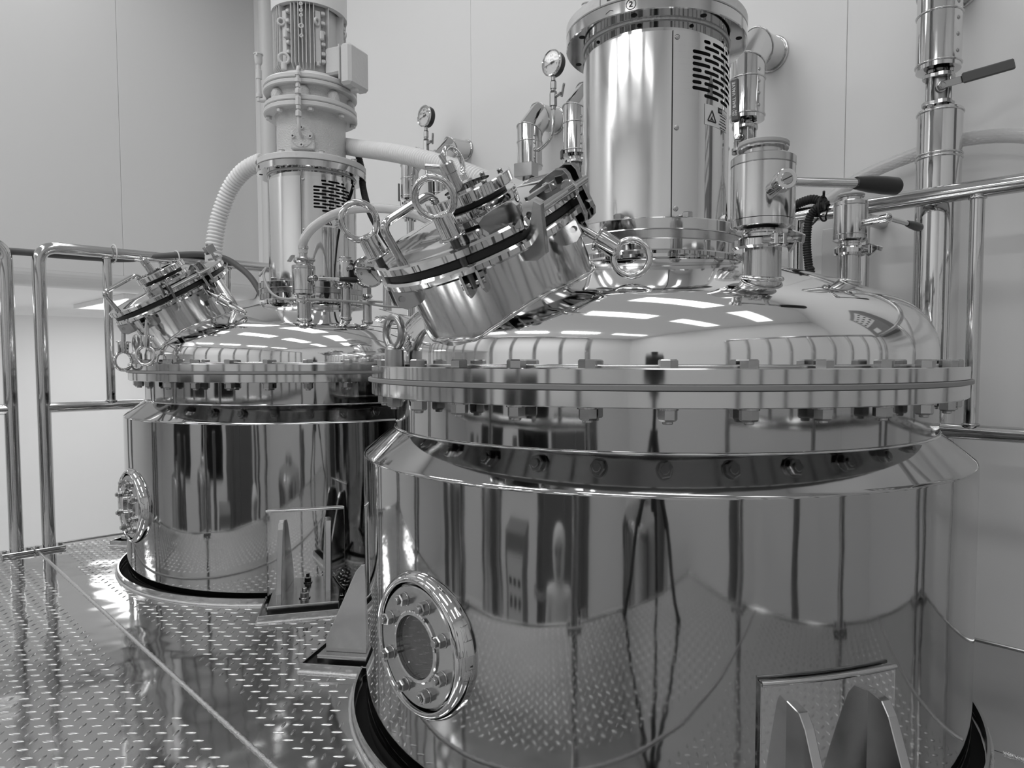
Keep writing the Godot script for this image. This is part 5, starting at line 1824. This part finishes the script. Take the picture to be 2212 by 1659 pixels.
func tripod() -> void:
	var c := Vector3(0.829, 0.0, 1.140)
	var back := Vector3(0.70, 0, 0.714)
	var t := thing("camera_tripod", "black camera tripod at the viewer's place, a dark mark in the foreground tank", "tripod", c + back * 0.07)
	var b := MB.new()
	b.tube([Vector3(0, 0.25, 0), Vector3(0, 0.54, 0)], 0.014, 14)
	b.disc(0.03, 0.40, 0.45, Transform3D(), 0.0, 0.004, 20)
	b.box(Vector3(0.05, 0.03, 0.05), at(Vector3(0, 0.55, 0)), 0.004)
	part(b, "column", M["black_plastic"], t)
	for k in 3:
		var d := polar(TAU * k / 3 + PI / 4, 1.0)
		b = MB.new()
		b.tube([d * 0.02 + Vector3(0, 0.43, 0), d * 0.1 + Vector3(0, 0.22, 0)], 0.014, 12)
		b.tube([d * 0.1 + Vector3(0, 0.24, 0), d * 0.19 + Vector3(0, 0.012, 0)], 0.010, 12)
		b.tube([d * 0.187 + Vector3(0, 0.02, 0), d * 0.195 + Vector3(0, 0.002, 0)], 0.013, 12)
		part(b, "leg", M["black_plastic"], t)
	t = thing("photo_camera", "black camera on the tripod at the viewer's place", "camera", c + back * 0.075 + Vector3(0, 0.566, 0), PI / 4)
	b = MB.new()
	b.box(Vector3(0.14, 0.10, 0.06), at(Vector3(0, 0.05, 0.0)), 0.008)
	b.box(Vector3(0.05, 0.025, 0.05), at(Vector3(0, 0.11, 0.0)), 0.006)
	part(b, "body", M["black_plastic"], t)

# ------------------------------------------------------------------ figure (surface nets over smooth-joined tapered bones)
func net(b: MB, bones: Array, lo: Vector3, hi: Vector3, h: float, k: float) -> void:
	var nx := int((hi.x - lo.x) / h) + 2
	var ny := int((hi.y - lo.y) / h) + 2
	var nz := int((hi.z - lo.z) / h) + 2
	var f := PackedFloat32Array()
	f.resize(nx * ny * nz)
	f.fill(1.0)
	for bn: Array in bones:             # smooth minimum, each bone only near itself
		var p: Vector3 = bn[0]
		var q: Vector3 = bn[1]
		var r0: float = bn[2]
		var r1: float = bn[3]
		var sq: float = bn[4] if bn.size() > 4 else 1.0
		var pad := maxf(r0, r1) * 1.3 + 3.0 * h + k
		var a := ((p.min(q) - Vector3.ONE * pad - lo) / h).floor()
		var z := ((p.max(q) + Vector3.ONE * pad - lo) / h).ceil()
		var d := q - p
		var dd := maxf(1e-9, d.dot(d))
		for i in range(maxi(0, int(a.x)), mini(nx, int(z.x) + 1)):
			for j in range(maxi(0, int(a.y)), mini(ny, int(z.y) + 1)):
				for m in range(maxi(0, int(a.z)), mini(nz, int(z.z) + 1)):
					var w := lo + Vector3(i, j, m) * h - p
					var t := clampf(w.dot(d) / dd, 0.0, 1.0)
					var e := w - d * t
					e.z *= sq
					var s := e.length() - lerpf(r0, r1, t)
					var at_ := (i * ny + j) * nz + m
					var g := f[at_]
					var mixv := clampf(0.5 + 0.5 * (g - s) / k, 0.0, 1.0)
					f[at_] = lerpf(g, s, mixv) - k * mixv * (1.0 - mixv)
	var id := {}
	for i in nx - 1:
		for j in ny - 1:
			for m in nz - 1:
				var c := []
				var neg := 0
				for o in 8:
					var g := f[((i + (o & 1)) * ny + j + ((o >> 1) & 1)) * nz + m + (o >> 2)]
					c.append(g)
					if g < 0.0: neg += 1
				if neg == 0 or neg == 8: continue
				var sum := Vector3.ZERO
				var cnt := 0
				for o in 8:
					for ax in 3:
						var o2 := o | (1 << ax)
						if o2 == o or (c[o] < 0.0) == (c[o2] < 0.0): continue
						var t: float = c[o] / (c[o] - c[o2])
						var p0 := Vector3(o & 1, (o >> 1) & 1, o >> 2)
						var p1 := Vector3(o2 & 1, (o2 >> 1) & 1, o2 >> 2)
						sum += p0.lerp(p1, t)
						cnt += 1
				var gr := Vector3(c[1] + c[3] + c[5] + c[7] - c[0] - c[2] - c[4] - c[6], c[2] + c[3] + c[6] + c[7] - c[0] - c[1] - c[4] - c[5], c[4] + c[5] + c[6] + c[7] - c[0] - c[1] - c[2] - c[3])
				id[(i * ny + j) * nz + m] = b.add(lo + (Vector3(i, j, m) + sum / cnt) * h, gr.normalized())
	for i in range(1, nx - 1):
		for j in range(1, ny - 1):
			for m in range(1, nz - 1):
				var g := f[(i * ny + j) * nz + m]
				for ax in 3:
					var g2 := f[((i + (1 if ax == 0 else 0)) * ny + j + (1 if ax == 1 else 0)) * nz + m + (1 if ax == 2 else 0)]
					if (g < 0.0) == (g2 < 0.0): continue
					var u := [(i * ny + j) * nz + m]
					var s1 := [ny * nz, nz, 1][(ax + 1) % 3] as int
					var s2 := [ny * nz, nz, 1][(ax + 2) % 3] as int
					var o: int = u[0]
					if id.has(o) and id.has(o - s1) and id.has(o - s2) and id.has(o - s1 - s2):
						b.quad(id[o], id[o - s1], id[o - s1 - s2], id[o - s2])

func person() -> void:
	# gowned figure on the lower floor, seen only as a reflection in the foreground tank; faces -z
	var t := thing("person", "person in white hooded coverall, reflected standing in the foreground tank", "person", Vector3(0.45, LOW, 3.35), 0.15)
	var b := MB.new()
	var V := func(x: float, y: float, z: float) -> Vector3: return Vector3(x, y, z)
	var bones := [[V.call(0, 0.98, 0), V.call(0, 1.12, 0), 0.155, 0.145, 1.35], [V.call(0, 1.12, 0), V.call(0, 1.36, 0.0), 0.145, 0.15, 1.35], [V.call(-0.13, 1.40, 0.01), V.call(0.13, 1.40, 0.01), 0.075, 0.075], [V.call(0, 1.40, 0), V.call(0, 1.50, -0.01), 0.07, 0.06]]
	for s: float in [-1.0, 1.0]:
		bones.append([V.call(s * 0.095, 0.95, 0), V.call(s * 0.11, 0.50, -0.015), 0.098, 0.068])
		bones.append([V.call(s * 0.11, 0.50, -0.015), V.call(s * 0.12, 0.10, 0.02), 0.068, 0.052])
		bones.append([V.call(s * 0.12, 0.055, 0.03), V.call(s * 0.135, 0.045, -0.14), 0.05, 0.042])
		bones.append([V.call(s * 0.185, 1.40, 0.01), V.call(s * 0.235, 1.12, 0.03), 0.062, 0.05])
		bones.append([V.call(s * 0.235, 1.12, 0.03), V.call(s * 0.12, 1.02, -0.19), 0.05, 0.038])
	net(b, bones, Vector3(-0.34, -0.01, -0.3), Vector3(0.34, 1.6, 0.24), 0.015, 0.045)
	part(b, "coverall", M["garment"], t)
	b = MB.new()
	net(b, [[V.call(0, 1.60, 0.015), V.call(0, 1.65, 0.01), 0.108, 0.112], [V.call(0, 1.50, 0.0), V.call(0, 1.56, 0.01), 0.075, 0.098]], Vector3(-0.15, 1.4, -0.15), Vector3(0.15, 1.8, 0.16), 0.008, 0.03)
	part(b, "hood", M["garment"], t)
	b = MB.new()
	net(b, [[V.call(0, 1.645, -0.035), V.call(0, 1.585, -0.045), 0.078, 0.062], [V.call(0, 1.635, -0.108), V.call(0, 1.602, -0.122), 0.009, 0.014], [V.call(0, 1.575, -0.085), V.call(0, 1.555, -0.08), 0.03, 0.025], [V.call(-0.02, 1.58, -0.098), V.call(0.02, 1.58, -0.098), 0.012, 0.012], [V.call(-0.045, 1.662, -0.09), V.call(0.045, 1.662, -0.09), 0.022, 0.022]], Vector3(-0.12, 1.5, -0.16), Vector3(0.12, 1.75, 0.06), 0.005, 0.014)
	part(b, "face", M["skin"], t)
	for s: float in [-1.0, 1.0]:
		b = MB.new()
		b.lathe([Vector2(0.0, 0.0), Vector2(0.012, 0.0), Vector2(0.009, 0.005), Vector2(0.0, 0.007)], 14, along(Vector3(s * 0.032, 1.643, -0.106), Vector3(0, 0, -1)))
		part(b, "eye", M["ink"], t)
		b = MB.new()
		var w := Vector3(s * 0.12, 1.02, -0.19)
		var pd := Vector3(-s * 0.55, -0.15, -0.82).normalized()
		var sd := pd.cross(Vector3.UP).normalized()
		var hb := [[w - pd * 0.01, w + pd * 0.07, 0.026, 0.03]]
		for k in 4:
			var off := (k - 1.5) * 0.019
			var fl: float = [0.065, 0.075, 0.07, 0.055][k]
			var m0 := w + pd * 0.08 + Vector3.UP * off
			var m1 := m0 + pd * fl * 0.5
			hb.append([m0, m1, 0.0095, 0.009])
			hb.append([m1, m1 + (pd + sd * s * 0.7).normalized() * fl * 0.5, 0.009, 0.0078])
		hb.append([w + pd * 0.03 + Vector3.UP * 0.02, w + pd * 0.06 + Vector3.UP * 0.055, 0.012, 0.0105])
		hb.append([w + pd * 0.06 + Vector3.UP * 0.055, w + pd * 0.09 + Vector3.UP * 0.065, 0.0105, 0.009])
		net(b, hb, w - Vector3.ONE * 0.19, w + Vector3.ONE * 0.19, 0.005, 0.008)
		part(b, "hand", M["garment"], t)
